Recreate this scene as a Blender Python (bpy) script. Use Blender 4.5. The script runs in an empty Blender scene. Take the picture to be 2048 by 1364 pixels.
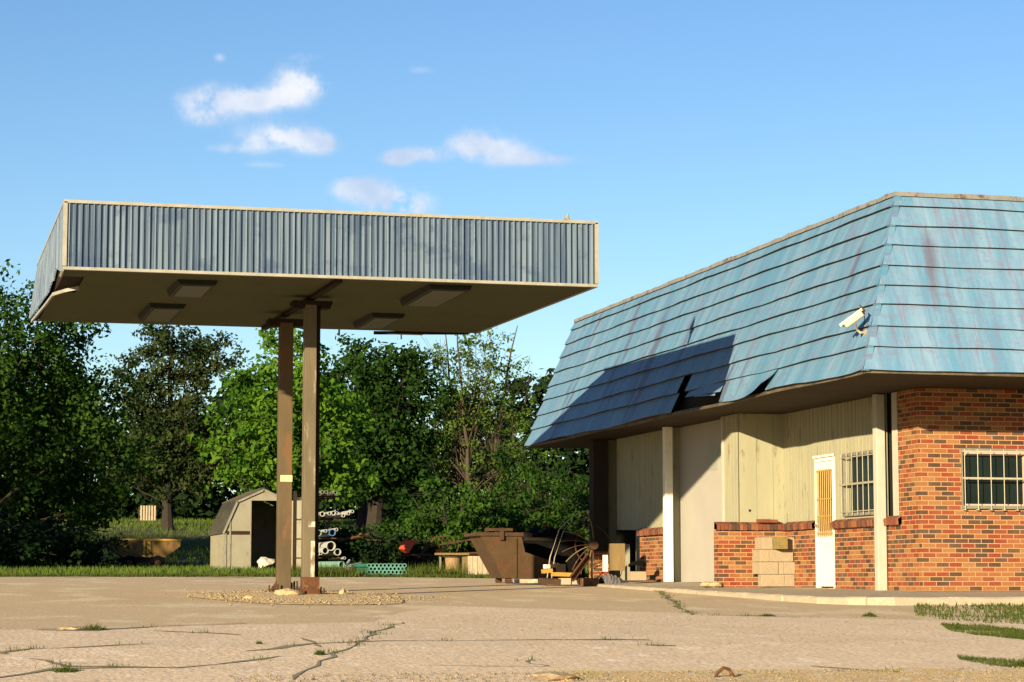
import bpy, bmesh, math, random
import numpy as np
from mathutils import Vector, Matrix

# ------------------------------------------------------------------ camera, sky, sun, exposure
# World axes: X runs along the brick front of the station, Y back along its side wall, Z up.
# The origin is the foot of the brick corner; z = 0 is the floor of the station.
scene = bpy.context.scene
COL = scene.collection
CAM = np.array([-13.824, -30.416, 0.1131])
SH, CH = 0.2489651, 0.96851246
FPX = 4600.0
PIT = math.atan(484 / FPX)
FW = np.array([SH * math.cos(PIT), CH * math.cos(PIT), math.sin(PIT)])
RT = np.array([CH, -SH, 0.0])
UP = np.array([-SH * math.sin(PIT), -CH * math.sin(PIT), math.cos(PIT)])

cd = bpy.data.cameras.new('camera')
cam = bpy.data.objects.new('camera', cd)
COL.objects.link(cam)
cam.matrix_world = Matrix(((RT[0], UP[0], -FW[0], CAM[0]), (RT[1], UP[1], -FW[1], CAM[1]),
                           (RT[2], UP[2], -FW[2], CAM[2]), (0, 0, 0, 1)))
cd.sensor_width = 36.0
cd.lens = 36.0 * FPX / 2048
cd.clip_start = 0.1
cd.clip_end = 2000
scene.camera = cam

SUN = Vector((0.660, 0.715, -0.222)).normalized()      # the way the light travels
sd = bpy.data.lights.new('sun', 'SUN')
sd.energy = 5.0
sd.angle = math.radians(0.5)
sd.color = (1.0, 0.83, 0.54)
so = bpy.data.objects.new('sun', sd)
COL.objects.link(so)
so.rotation_euler = SUN.to_track_quat('-Z', 'Y').to_euler()

world = bpy.data.worlds.new('World')
scene.world = world
world.use_nodes = True
scene.view_settings.view_transform = 'Standard'
scene.view_settings.look = 'None'
scene.view_settings.gamma = 1.0
scene.view_settings.use_curve_mapping = False
scene.view_settings.exposure = 1.46


def ray(x, y):
    return FW + RT * (x - 1024) / FPX + UP * (682 - y) / FPX


def at(x, y, Y):
    """the place at depth Y that a survey sighting (x, y) of the photograph points to"""
    v = ray(x, y)
    return CAM + v * (Y - CAM[1]) / v[1]


def build_sky():
    nt = world.node_tree
    N, L = nt.nodes, nt.links
    N.clear()
    out = N.new('ShaderNodeOutputWorld')
    bg = N.new('ShaderNodeBackground')
    sky = N.new('ShaderNodeTexSky')
    sky.sky_type = 'NISHITA'
    sky.sun_disc = False
    sky.sun_elevation = math.asin(-SUN.z)
    sky.sun_rotation = math.atan2(-SUN.x, -SUN.y)
    sky.altitude = 200
    sky.air_density = 1.0
    sky.dust_density = 0.1
    sky.ozone_density = 2.5
    bg.inputs['Strength'].default_value = 0.060
    tc = N.new('ShaderNodeTexCoord')
    # cumulus: soft blobs fixed to directions of the sky, their edges broken up by noise
    blobs = [(425, 200, 52, 26, .95), (510, 200, 60, 20, .85), (605, 165, 50, 32, 1.0), (400, 238, 36, 16, .5),
             (560, 276, 66, 24, .9), (645, 288, 38, 16, .7), (455, 298, 50, 9, .45), (950, 284, 48, 26, 1.05),
             (1015, 304, 50, 20, .95), (1095, 320, 60, 11, .85), (845, 308, 42, 13, .85), (795, 316, 30, 13, .8), (728, 376, 46, 18, 1.2),
             (790, 408, 56, 24, 1.7), (846, 140, 26, 9, .35), (440, 116, 12, 9, .45), (620, 115, 40, 10, .35), (540, 330, 60, 8, .25)]

    def vm(op, a, b=None):
        n = N.new('ShaderNodeVectorMath'); n.operation = op
        for i, v in enumerate((a, b)):
            if v is None: continue
            if hasattr(v, 'links'): L.new(v, n.inputs[i])
            else: n.inputs[i].default_value = v
        return n

    def mt(op, a, b=None, clamp=False):
        n = N.new('ShaderNodeMath'); n.operation = op; n.use_clamp = clamp
        for i, v in enumerate((a, b)):
            if v is None: continue
            if hasattr(v, 'links'): L.new(v, n.inputs[i])
            else: n.inputs[i].default_value = v
        return n.outputs[0]

    total = None
    for (x, y, rx, ry, w) in blobs:
        c = ray(x, y); c = c / np.linalg.norm(c)
        sub = vm('SUBTRACT', tc.outputs['Generated'], tuple(c)).outputs['Vector']
        dx = mt('MULTIPLY', vm('DOT_PRODUCT', sub, tuple(RT)).outputs['Value'], FPX / (rx * 1.5))
        dy = mt('MULTIPLY', vm('DOT_PRODUCT', sub, tuple(UP)).outputs['Value'], FPX / (ry * 1.5))
        r2 = mt('ADD', mt('MULTIPLY', dx, dx), mt('MULTIPLY', dy, dy))
        g = mt('MULTIPLY', mt('EXPONENT', mt('MULTIPLY', r2, -1.6)), w)
        total = g if total is None else mt('ADD', total, g)
    nz = N.new('ShaderNodeTexNoise'); nz.inputs['Scale'].default_value = 48; nz.inputs['Detail'].default_value = 7
    nz.inputs['Roughness'].default_value = 0.62
    L.new(tc.outputs['Generated'], nz.inputs['Vector'])
    nz2 = N.new('ShaderNodeTexNoise'); nz2.inputs['Scale'].default_value = 30; nz2.inputs['Detail'].default_value = 4
    L.new(tc.outputs['Generated'], nz2.inputs['Vector'])
    m = mt('MULTIPLY', total, mt('ADD', mt('MULTIPLY', nz.outputs['Fac'], 4.2), -1.25))
    mr = N.new('ShaderNodeMapRange'); mr.interpolation_type = 'SMOOTHSTEP'
    mr.inputs['From Min'].default_value = 0.10; mr.inputs['From Max'].default_value = 0.95
    mr.inputs['To Max'].default_value = 0.80
    L.new(m, mr.inputs['Value'])
    hsv = N.new('ShaderNodeHueSaturation')
    hsv.inputs['Saturation'].default_value = 1.16
    hsv.inputs['Hue'].default_value = 0.508
    hsv.inputs['Value'].default_value = 1.0
    L.new(sky.outputs['Color'], hsv.inputs['Color'])
    ccol = N.new('ShaderNodeMixRGB')
    ccol.inputs['Color1'].default_value = (3.6, 4.2, 5.4, 1)
    ccol.inputs['Color2'].default_value = (6.6, 6.4, 6.4, 1)
    L.new(mt('MULTIPLY', mt('ADD', nz2.outputs['Fac'], -0.36), 3.5, True), ccol.inputs['Fac'])
    mix = N.new('ShaderNodeMixRGB')
    L.new(mr.outputs['Result'], mix.inputs['Fac'])
    L.new(hsv.outputs['Color'], mix.inputs['Color1'])
    L.new(ccol.outputs['Color'], mix.inputs['Color2'])
    L.new(mix.outputs['Color'], bg.inputs['Color'])
    L.new(bg.outputs['Background'], out.inputs['Surface'])


build_sky()
rng = random.Random(11)
NR = np.random.default_rng(7)

# ------------------------------------------------------------------ ground height
GY = [-60, -40, -12, 18, 34, 58, 72, 140, 400]
GZ = [-2.1, -1.55, -.4026, .2274, .46, 2.05, 2.85, 3.4, 4.4]


def zg(Y):
    return float(np.interp(Y, GY, GZ))


# ------------------------------------------------------------------ mesh helpers
class MB:
    def __init__(self):
        self.v = []; self.f = []; self.m = []; self.mi = 0

    def add(self, vs, fs, mi=None):
        o = len(self.v)
        self.v += [tuple(map(float, p)) for p in vs]
        self.f += [tuple(o + i for i in f) for f in fs]
        self.m += [self.mi if mi is None else mi] * len(fs)
        return self

    def box(self, x0, x1, y0, y1, z0, z1, rot=0, piv=None, tilt=None, mi=None):
        vs = [(x, y, z) for z in (z0, z1) for y in (y0, y1) for x in (x0, x1)]
        if rot or tilt is not None:
            p = Vector(piv if piv is not None else ((x0 + x1) / 2, (y0 + y1) / 2, (z0 + z1) / 2))
            M = Matrix.Rotation(rot, 4, 'Z')
            if tilt is not None:
                M = M @ Matrix.Rotation(tilt[1], 4, 'Y') @ Matrix.Rotation(tilt[0], 4, 'X')
            vs = [tuple(M @ (Vector(q) - p) + p) for q in vs]
        return self.add(vs, [(0, 2, 3, 1), (4, 5, 7, 6), (0, 1, 5, 4), (2, 6, 7, 3), (0, 4, 6, 2), (1, 3, 7, 5)], mi)

    def prism(self, poly, axis, a, b, mi=None):
        """poly of 2D points extruded along axis (0, 1 or 2) from a to b"""
        def mk(p, t):
            if axis == 0: return (t, p[0], p[1])
            if axis == 1: return (p[0], t, p[1])
            return (p[0], p[1], t)
        n = len(poly)
        vs = [mk(p, a) for p in poly] + [mk(p, b) for p in poly]
        fs = [tuple(range(n)), tuple(range(2 * n - 1, n - 1, -1))]
        fs += [(i, i + n, (i + 1) % n + n, (i + 1) % n) for i in range(n)]
        return self.add(vs, fs, mi)

    def tube(self, path, r, seg=8, caps=True, mi=None):
        path = [Vector(p) for p in path]
        rs = r if isinstance(r, (list, tuple)) else [r] * len(path)
        vs, fs = [], []
        for i, p in enumerate(path):
            d = (path[min(i + 1, len(path) - 1)] - path[max(i - 1, 0)])
            if d.length < 1e-9: d = Vector((0, 0, 1))
            d.normalize()
            up = Vector((0, 0, 1)) if abs(d.z) < .9 else Vector((1, 0, 0))
            u = d.cross(up).normalized(); w = d.cross(u)
            for k in range(seg):
                a = 2 * math.pi * k / seg
                vs.append(p + (u * math.cos(a) + w * math.sin(a)) * rs[i])
        for i in range(len(path) - 1):
            for k in range(seg):
                fs.append((i * seg + k, i * seg + (k + 1) % seg, (i + 1) * seg + (k + 1) % seg, (i + 1) * seg + k))
        if caps:
            fs.append(tuple(range(seg - 1, -1, -1)))
            fs.append(tuple((len(path) - 1) * seg + k for k in range(seg)))
        return self.add(vs, fs, mi)

    def hollow(self, p0, p1, r, t, seg=16, mi=None):
        """an open pipe with a wall"""
        p0, p1 = Vector(p0), Vector(p1)
        d = (p1 - p0).normalized()
        up = Vector((0, 0, 1)) if abs(d.z) < .9 else Vector((1, 0, 0))
        u = d.cross(up).normalized(); w = d.cross(u)
        vs, fs = [], []
        for p, rr in ((p0, r), (p1, r), (p1, r - t), (p0, r - t)):
            for k in range(seg):
                a = 2 * math.pi * k / seg
                vs.append(p + (u * math.cos(a) + w * math.sin(a)) * rr)
        for j in range(4):
            for k in range(seg):
                fs.append((j * seg + k, j * seg + (k + 1) % seg, ((j + 1) % 4) * seg + (k + 1) % seg, ((j + 1) % 4) * seg + k))
        return self.add(vs, fs, mi)

    def rock(self, c, r, sq=.7, seed=0, sub=1, mi=None):
        rr = random.Random(seed)
        bm = bmesh.new()
        bmesh.ops.create_icosphere(bm, subdivisions=sub, radius=1)
        vs = []
        for v in bm.verts:
            k = rr.uniform(.72, 1.12)
            vs.append((c[0] + v.co.x * r[0] * k, c[1] + v.co.y * r[1] * k, c[2] + v.co.z * r[2] * k))
        fs = [tuple(q.index for q in f.verts) for f in bm.faces]
        bm.free()
        return self.add(vs, fs, mi)

    def build(self, name, mats, parent=None, smooth=False, bevel=0):
        me = bpy.data.meshes.new(name)
        off = Vector((0, 0, 0))
        if parent is not None:
            off = Vector(parent['_o'])
        vs = [tuple(Vector(p) - off) for p in self.v] if off.length else self.v
        me.from_pydata(vs, [], self.f)
        if not isinstance(mats, (list, tuple)): mats = [mats]
        for m in mats: me.materials.append(m)
        if len(mats) > 1: me.polygons.foreach_set('material_index', self.m)
        if smooth: me.polygons.foreach_set('use_smooth', [True] * len(self.f))
        bm = bmesh.new(); bm.from_mesh(me)
        bmesh.ops.recalc_face_normals(bm, faces=bm.faces)
        bm.to_mesh(me); bm.free()
        me.update()
        o = bpy.data.objects.new(name, me)
        COL.objects.link(o)
        if bevel:
            b = o.modifiers.new('bevel', 'BEVEL'); b.width = bevel; b.segments = 2; b.limit_method = 'ANGLE'
        if parent is not None: o.parent = parent
        o['_o'] = off
        return o


def raw(name, V, F, mats, mi=None, parent=None, smooth=False):
    """fast mesh from arrays; F is (n, k) with k = 3 or 4"""
    off = Vector(parent['_o']) if parent is not None else Vector((0, 0, 0))
    V = np.asarray(V, np.float32) - np.array(off, np.float32)
    F = np.asarray(F, np.int32)
    n, k = F.shape
    me = bpy.data.meshes.new(name)
    me.vertices.add(len(V)); me.vertices.foreach_set('co', V.ravel())
    me.loops.add(n * k); me.loops.foreach_set('vertex_index', F.ravel())
    me.polygons.add(n)
    me.polygons.foreach_set('loop_start', np.arange(0, n * k, k, dtype=np.int32))
    me.polygons.foreach_set('loop_total', np.full(n, k, np.int32))
    if not isinstance(mats, (list, tuple)): mats = [mats]
    for m in mats: me.materials.append(m)
    if mi is not None: me.polygons.foreach_set('material_index', np.asarray(mi, np.int32))
    me.update(calc_edges=True)
    if smooth: me.polygons.foreach_set('use_smooth', np.ones(n, bool))
    o = bpy.data.objects.new(name, me)
    COL.objects.link(o)
    if parent is not None: o.parent = parent
    o['_o'] = off
    return o


def tag(o, label=None, cat=None, group=None, kind=None):
    if label: o['label'] = label
    if cat: o['category'] = cat
    if group: o['group'] = group
    if kind: o['kind'] = kind
    return o


def thing(name, loc, label, cat, group=None):
    o = bpy.data.objects.new(name, None)
    o.empty_display_size = .2
    COL.objects.link(o)
    o.location = loc
    o['_o'] = Vector(loc)
    return tag(o, label, cat, group)


def dup(root, loc, label, group=None, rotz=None):
    def cp(o, par):
        c = o.copy(); COL.objects.link(c)
        if par is not None: c.parent = par
        for ch in o.children: cp(ch, c)
        return c
    kids = list(root.children)
    r = root.copy(); COL.objects.link(r)
    r.location = loc
    if rotz is not None: r.rotation_euler = (0, 0, rotz)
    r['label'] = label
    if group: r['group'] = group
    for ch in kids: cp(ch, r)
    return r


# ------------------------------------------------------------------ materials
MATS = {}



def mat(name, c1, c2=None, scale=4.0, rough=.8, bump=0.0, bscale=None, stretch=(1, 1, 1), c3=None, spots=0.0, spot_scale=8.0,
        metallic=0.0, detail=6, contrast=1.6, spec=.3, bdist=.02, fine=0.0, fscale=60.0):
    m = bpy.data.materials.new(name); m.use_nodes = True
    nt = m.node_tree; N, L = nt.nodes, nt.links
    b = N['Principled BSDF']
    b.inputs['Roughness'].default_value = rough
    b.inputs['Metallic'].default_value = metallic
    b.inputs['Specular IOR Level'].default_value = spec
    c2 = c2 or tuple(x * .8 for x in c1)
    tc = N.new('ShaderNodeTexCoord'); mp = N.new('ShaderNodeMapping')
    mp.inputs['Scale'].default_value = stretch
    geo = N.new('ShaderNodeNewGeometry')
    L.new(geo.outputs['Position'], mp.inputs['Vector'])
    nz = N.new('ShaderNodeTexNoise'); nz.inputs['Scale'].default_value = scale; nz.inputs['Detail'].default_value = detail
    nz.inputs['Roughness'].default_value = .65
    L.new(mp.outputs['Vector'], nz.inputs['Vector'])
    mr = N.new('ShaderNodeMapRange')
    mr.inputs['From Min'].default_value = .5 - .5 / contrast / 1.6; mr.inputs['From Max'].default_value = .5 + .5 / contrast / 1.6
    L.new(nz.outputs['Fac'], mr.inputs['Value'])
    mx = N.new('ShaderNodeMixRGB'); mx.inputs['Color1'].default_value = (*c1, 1); mx.inputs['Color2'].default_value = (*c2, 1)
    L.new(mr.outputs['Result'], mx.inputs['Fac'])
    col = mx.outputs['Color']
    if c3 is not None:
        n2 = N.new('ShaderNodeTexNoise'); n2.inputs['Scale'].default_value = spot_scale; n2.inputs['Detail'].default_value = 8
        n2.inputs['Roughness'].default_value = .7
        L.new(mp.outputs['Vector'], n2.inputs['Vector'])
        r2 = N.new('ShaderNodeMapRange')
        r2.inputs['From Min'].default_value = .62 - spots * .3; r2.inputs['From Max'].default_value = .70 - spots * .3
        L.new(n2.outputs['Fac'], r2.inputs['Value'])
        m2 = N.new('ShaderNodeMixRGB'); m2.inputs['Color2'].default_value = (*c3, 1)
        L.new(r2.outputs['Result'], m2.inputs['Fac']); L.new(col, m2.inputs['Color1'])
        col = m2.outputs['Color']
    if fine:
        n3 = N.new('ShaderNodeTexNoise'); n3.inputs['Scale'].default_value = fscale; n3.inputs['Detail'].default_value = 3
        L.new(geo.outputs['Position'], n3.inputs['Vector'])
        r3 = N.new('ShaderNodeMapRange'); r3.inputs['From Min'].default_value = .3; r3.inputs['From Max'].default_value = .7
        r3.inputs['To Min'].default_value = 1 - fine; r3.inputs['To Max'].default_value = 1 + fine
        L.new(n3.outputs['Fac'], r3.inputs['Value'])
        m3 = N.new('ShaderNodeVectorMath'); m3.operation = 'SCALE'
        L.new(col, m3.inputs[0]); L.new(r3.outputs['Result'], m3.inputs['Scale'])
        col = m3.outputs['Vector']
    L.new(col, b.inputs['Base Color'])
    if bump:
        nb = N.new('ShaderNodeTexNoise'); nb.inputs['Scale'].default_value = bscale or scale * 4; nb.inputs['Detail'].default_value = 5
        L.new(mp.outputs['Vector'], nb.inputs['Vector'])
        bp = N.new('ShaderNodeBump'); bp.inputs['Strength'].default_value = bump; bp.inputs['Distance'].default_value = bdist
        L.new(nb.outputs['Fac'], bp.inputs['Height']); L.new(bp.outputs['Normal'], b.inputs['Normal'])
    MATS[name] = m
    return m


def brick_mat(name, axis):
    """running-bond brick in four fired colours; axis = the horizontal axis of the wall (0 or 1)"""
    m = bpy.data.materials.new(name); m.use_nodes = True
    nt = m.node_tree; N, L = nt.nodes, nt.links
    b = N['Principled BSDF']; b.inputs['Roughness'].default_value = .9; b.inputs['Specular IOR Level'].default_value = .15
    geo = N.new('ShaderNodeNewGeometry'); sp = N.new('ShaderNodeSeparateXYZ'); cb = N.new('ShaderNodeCombineXYZ')
    L.new(geo.outputs['Position'], sp.inputs[0])
    L.new(sp.outputs[axis], cb.inputs[0]); L.new(sp.outputs[2], cb.inputs[1])
    mp = N.new('ShaderNodeMapping'); mp.inputs['Location'].default_value = (20.06, 2.031, 0)
    L.new(cb.outputs[0], mp.inputs['Vector'])
    bk = N.new('ShaderNodeTexBrick')
    bk.offset = .5; bk.squash = 1.0
    bk.inputs['Color1'].default_value = (0, 0, 0, 1); bk.inputs['Color2'].default_value = (1, 1, 1, 1)
    bk.inputs['Mortar'].default_value = (0, 0, 0, 1)
    bk.inputs['Scale'].default_value = 1.0; bk.inputs['Mortar Size'].default_value = .0052; bk.inputs['Mortar Smooth'].default_value = .15
    bk.inputs['Bias'].default_value = 0.0
    bk.inputs['Brick Width'].default_value = .203; bk.inputs['Row Height'].default_value = .0677
    L.new(mp.outputs[0], bk.inputs['Vector'])
    cr = N.new('ShaderNodeValToRGB'); cr.color_ramp.interpolation = 'CONSTANT'
    els = cr.color_ramp.elements
    cols = [(0, (.060, .036, .022)), (.12, (.17, .033, .015)), (.27, (.205, .082, .030)), (.42, (.075, .042, .025)), (.54, (.20, .070, .026)),
            (.67, (.16, .036, .017)), (.78, (.215, .105, .040)), (.88, (.048, .028, .019))]
    els[0].position = 0; els[0].color = (*cols[0][1], 1); els[1].position = cols[1][0]; els[1].color = (*cols[1][1], 1)
    for p, c in cols[2:]:
        e = els.new(p); e.color = (*c, 1)
    L.new(bk.outputs['Color'], cr.inputs['Fac'])
    nz = N.new('ShaderNodeTexNoise'); nz.inputs['Scale'].default_value = 55; nz.inputs['Detail'].default_value = 5
    L.new(geo.outputs['Position'], nz.inputs['Vector'])
    nr = N.new('ShaderNodeMapRange'); nr.inputs['From Min'].default_value = .3; nr.inputs['From Max'].default_value = .7
    nr.inputs['To Min'].default_value = .72; nr.inputs['To Max'].default_value = 1.25
    L.new(nz.outputs['Fac'], nr.inputs['Value'])
    sc = N.new('ShaderNodeVectorMath'); sc.operation = 'SCALE'
    L.new(cr.outputs['Color'], sc.inputs[0]); L.new(nr.outputs['Result'], sc.inputs['Scale'])
    mx = N.new('ShaderNodeMixRGB'); mx.inputs['Color2'].default_value = (.38, .215, .11, 1)
    L.new(bk.outputs['Fac'], mx.inputs['Fac']); L.new(sc.outputs['Vector'], mx.inputs['Color1'])
    # faint efflorescence and grime
    n2 = N.new('ShaderNodeTexNoise'); n2.inputs['Scale'].default_value = 2.2; n2.inputs['Detail'].default_value = 5
    L.new(geo.outputs['Position'], n2.inputs['Vector'])
    r2 = N.new('ShaderNodeMapRange'); r2.inputs['From Min'].default_value = .35; r2.inputs['From Max'].default_value = .75
    r2.inputs['To Min'].default_value = .0; r2.inputs['To Max'].default_value = .22
    L.new(n2.outputs['Fac'], r2.inputs['Value'])
    m2 = N.new('ShaderNodeMixRGB'); m2.inputs['Color2'].default_value = (.26, .15, .075, 1)
    L.new(r2.outputs['Result'], m2.inputs['Fac']); L.new(mx.outputs['Color'], m2.inputs['Color1'])
    L.new(m2.outputs['Color'], b.inputs['Base Color'])
    ad = N.new('ShaderNodeMath'); ad.operation = 'MULTIPLY_ADD'; ad.inputs[1].default_value = -1.0
    L.new(bk.outputs['Fac'], ad.inputs[0]); L.new(nz.outputs['Fac'], ad.inputs[2])
    bp = N.new('ShaderNodeBump'); bp.inputs['Strength'].default_value = .5; bp.inputs['Distance'].default_value = .006
    L.new(ad.outputs[0], bp.inputs['Height']); L.new(bp.outputs['Normal'], b.inputs['Normal'])
    return m


def roof_mat(name, axis, base, chalk, stain):
    """old painted sheet: chalky paint, worn streaks running down the slope"""
    m = bpy.data.materials.new(name); m.use_nodes = True
    nt = m.node_tree; N, L = nt.nodes, nt.links
    b = N['Principled BSDF']; b.inputs['Roughness'].default_value = .62; b.inputs['Specular IOR Level'].default_value = .35
    geo = N.new('ShaderNodeNewGeometry'); sp = N.new('ShaderNodeSeparateXYZ'); cb = N.new('ShaderNodeCombineXYZ')
    L.new(geo.outputs['Position'], sp.inputs[0])
    L.new(sp.outputs[axis], cb.inputs[0]); L.new(sp.outputs[2], cb.inputs[1])

    def noise(sx, sy, scale, detail, lo, hi, rough=.6, off=0):
        mp = N.new('ShaderNodeMapping'); mp.inputs['Scale'].default_value = (sx, sy, 1); mp.inputs['Location'].default_value = (off, off, 0)
        L.new(cb.outputs[0], mp.inputs['Vector'])
        n = N.new('ShaderNodeTexNoise'); n.inputs['Scale'].default_value = scale; n.inputs['Detail'].default_value = detail
        n.inputs['Roughness'].default_value = rough; n.inputs['Distortion'].default_value = .25
        L.new(mp.outputs[0], n.inputs['Vector'])
        r = N.new('ShaderNodeMapRange'); r.inputs['From Min'].default_value = lo; r.inputs['From Max'].default_value = hi
        L.new(n.outputs['Fac'], r.inputs['Value'])
        return r.outputs['Result']

    def mix(fac, c1, c2, k=1.0):
        x = N.new('ShaderNodeMixRGB')
        if k != 1.0:
            mm = N.new('ShaderNodeMath'); mm.operation = 'MULTIPLY'; mm.inputs[1].default_value = k
            L.new(fac, mm.inputs[0]); fac = mm.outputs[0]
        L.new(fac, x.inputs['Fac'])
        if isinstance(c1, tuple): x.inputs['Color1'].default_value = (*c1, 1)
        else: L.new(c1, x.inputs['Color1'])
        x.inputs['Color2'].default_value = (*c2, 1)
        return x.outputs['Color']
    c = mix(noise(1.6, .25, 2.0, 8, .40, .64, .65), base, chalk, .60)            # broad streaks down the slope
    c = mix(noise(7.0, .45, 1.8, 9, .52, .60, .75, 7), c, stain, .75)        # fine streaks
    c = mix(noise(1.3, 3.6, 2.4, 12, .52, .60, .8, 31), c, stain, .6)       # patches along the laps
    c = mix(noise(.9, .16, 1.6, 3, .60, .66, .5, 51), c, tuple(x * .62 for x in stain), .8)  # a few dark runs
    c = mix(noise(2.4, 1.2, 16, 8, .52, .64, .8, 77), c, chalk, .25)
    L.new(c, b.inputs['Base Color'])
    nb = N.new('ShaderNodeTexNoise'); nb.inputs['Scale'].default_value = 3.0; nb.inputs['Detail'].default_value = 6
    L.new(geo.outputs['Position'], nb.inputs['Vector'])
    bp = N.new('ShaderNodeBump'); bp.inputs['Strength'].default_value = .35; bp.inputs['Distance'].default_value = .02
    L.new(nb.outputs['Fac'], bp.inputs['Height']); L.new(bp.outputs['Normal'], b.inputs['Normal'])
    return m


def leaf_mat(name, c1, c2, trans=.28):
    m = bpy.data.materials.new(name); m.use_nodes = True
    nt = m.node_tree; N, L = nt.nodes, nt.links
    b = N['Principled BSDF']; b.inputs['Roughness'].default_value = .75; b.inputs['Specular IOR Level'].default_value = .08
    out = N['Material Output']
    geo = N.new('ShaderNodeNewGeometry')
    mx = N.new('ShaderNodeMixRGB'); mx.inputs['Color1'].default_value = (*c1, 1); mx.inputs['Color2'].default_value = (*c2, 1)
    nz = N.new('ShaderNodeTexNoise'); nz.inputs['Scale'].default_value = .9; nz.inputs['Detail'].default_value = 3
    L.new(geo.outputs['Position'], nz.inputs['Vector'])
    ad = N.new('ShaderNodeMath'); ad.operation = 'MULTIPLY_ADD'; ad.inputs[1].default_value = .55; ad.use_clamp = True
    sb = N.new('ShaderNodeMapRange'); sb.inputs['From Min'].default_value = .35; sb.inputs['From Max'].default_value = .65
    sb.inputs['To Min'].default_value = -.15; sb.inputs['To Max'].default_value = .6
    L.new(nz.outputs['Fac'], sb.inputs['Value']); L.new(geo.outputs['Random Per Island'], ad.inputs[0]); L.new(sb.outputs['Result'], ad.inputs[2])
    L.new(ad.outputs[0], mx.inputs['Fac'])
    L.new(mx.outputs['Color'], b.inputs['Base Color'])
    tr = N.new('ShaderNodeBsdfTranslucent')
    g = N.new('ShaderNodeMixRGB'); g.blend_type = 'MULTIPLY'; g.inputs['Fac'].default_value = 1
    g.inputs['Color2'].default_value = (1.3, 1.5, .6, 1); L.new(mx.outputs['Color'], g.inputs['Color1'])
    L.new(g.outputs['Color'], tr.inputs['Color'])
    ms = N.new('ShaderNodeMixShader'); ms.inputs['Fac'].default_value = trans
    L.new(b.outputs[0], ms.inputs[1]); L.new(tr.outputs[0], ms.inputs[2]); L.new(ms.outputs[0], out.inputs['Surface'])
    return m


M_brickX = brick_mat('brick_along_front', 0)
M_brickY = brick_mat('brick_along_side', 1)
M_rowlock = mat('rowlock_brick', (.17, .048, .022), (.11, .036, .020), 14, .9, .5, 40)
M_mortar = mat('old_mortar', (.20, .11, .06), (.14, .09, .05), 12, .95, .5, 60)
M_roofL = roof_mat('painted_roof_side', 1, (.056, .158, .250), (.155, .240, .325), (.105, .110, .180))
M_roofF = roof_mat('painted_roof_front', 0, (.068, .175, .280), (.195, .275, .375), (.128, .128, .200))
M_rustlip = mat('rusty_lip', (.060, .035, .018), (.10, .045, .018), 10, .9)
M_cap = mat('weathered_cap_flashing', (.19, .175, .155), (.12, .125, .125), 5, .6, .2, 20, c3=(.09, .06, .04), spots=.3, spot_scale=4)
M_roofwood = mat('old_sheathing', (.035, .026, .018), (.02, .015, .01), 6, .95)
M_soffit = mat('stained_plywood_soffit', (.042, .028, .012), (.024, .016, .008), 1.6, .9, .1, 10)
M_siding = mat('cream_siding_paint', (.262, .245, .160), (.222, .212, .145), 3, .75, .15, 30, stretch=(1, 1, .3), c3=(.15, .13, .085), spots=.15, spot_scale=5)
M_whitepaint = mat('white_paint', (.66, .62, .52), (.58, .54, .45), 5, .6, .08, 25, c3=(.34, .26, .16), spots=.0, spot_scale=14)
M_nearpost = mat('near_post_paint', (.345, .325, .265), (.30, .28, .23), 5, .65, c3=(.10, .08, .05), spots=-.12, spot_scale=16)
M_panel = mat('flat_door_paint', (.300, .275, .240), (.27, .25, .215), 1.5, .6, .05, 8)
M_goldgrille = mat('old_gold_paint', (.36, .20, .035), (.26, .15, .03), 8, .5)
M_greyframe = mat('weathered_aluminium', (.24, .22, .17), (.17, .155, .12), 8, .5, metallic=.3)
M_pinkframe = mat('dusty_pink_window_frame', (.42, .31, .25), (.35, .26, .21), 6, .6)
M_glass = mat('dark_window_glass', (.010, .016, .014), (.006, .010, .009), 2, .12, spec=.12)
M_dark = mat('dark_interior', (.008, .007, .006), (.005, .005, .004), 3, .9)
M_black = mat('black_rubber', (.003, .0035, .0035), (.007, .006, .0055), 10, .9, .3, 40, spec=.05)
M_concrete = mat('walk_concrete', (.34, .28, .20), (.27, .22, .16), 2.2, .9, .35, 50, c3=(.42, .36, .27), spots=.15, spot_scale=5, fine=.18)
M_lot = mat('worn_asphalt', (.49, .360, .215), (.41, .30, .178), .55, .95, .55, 22, stretch=(1, .5, 1), c3=(.55, .44, .28), spots=.35, spot_scale=1.1, fine=.22, fscale=30, bdist=.012)
M_slab = mat('pale_worn_pavement', (.62, .470, .315), (.54, .405, .265), .9, .95, .6, 25, stretch=(1, .6, 1), c3=(.68, .55, .41), spots=.2, spot_scale=3.5, fine=.28, fscale=24, bdist=.015)
M_gravel = mat('pale_gravel', (.27, .21, .125), (.19, .145, .085), 6, .95, .8, 40, fine=.35, fscale=28)
M_bank = mat('dry_straw_and_rubble', (.56, .37, .16), (.45, .33, .18), 3, .95, .8, 30, c3=(.62, .53, .42), spots=.25, spot_scale=6, fine=.3, fscale=25)
M_crack = mat('crack_dirt', (.25, .20, .12), (.17, .135, .08), 5, .95)
M_earth = mat('lawn_earth', (.04, .045, .012), (.055, .05, .016), .7, .95, .5, 10, c3=(.13, .10, .05), spots=.1, spot_scale=3)
M_corr = None
M_trim = mat('canopy_trim', (.27, .255, .215), (.20, .19, .16), 5, .55, .1, 20, c3=(.2, .15, .1), spots=.05, spot_scale=9)
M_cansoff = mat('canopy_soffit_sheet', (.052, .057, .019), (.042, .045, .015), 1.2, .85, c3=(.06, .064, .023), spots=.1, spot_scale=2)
M_lamp = mat('dull_lamp_housing', (.010, .014, .006), (.008, .010, .005), 4, .7)
M_steel = mat('dark_canopy_steel', (.026, .019, .012), (.018, .013, .009), 5, .9, spec=.08)
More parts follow.
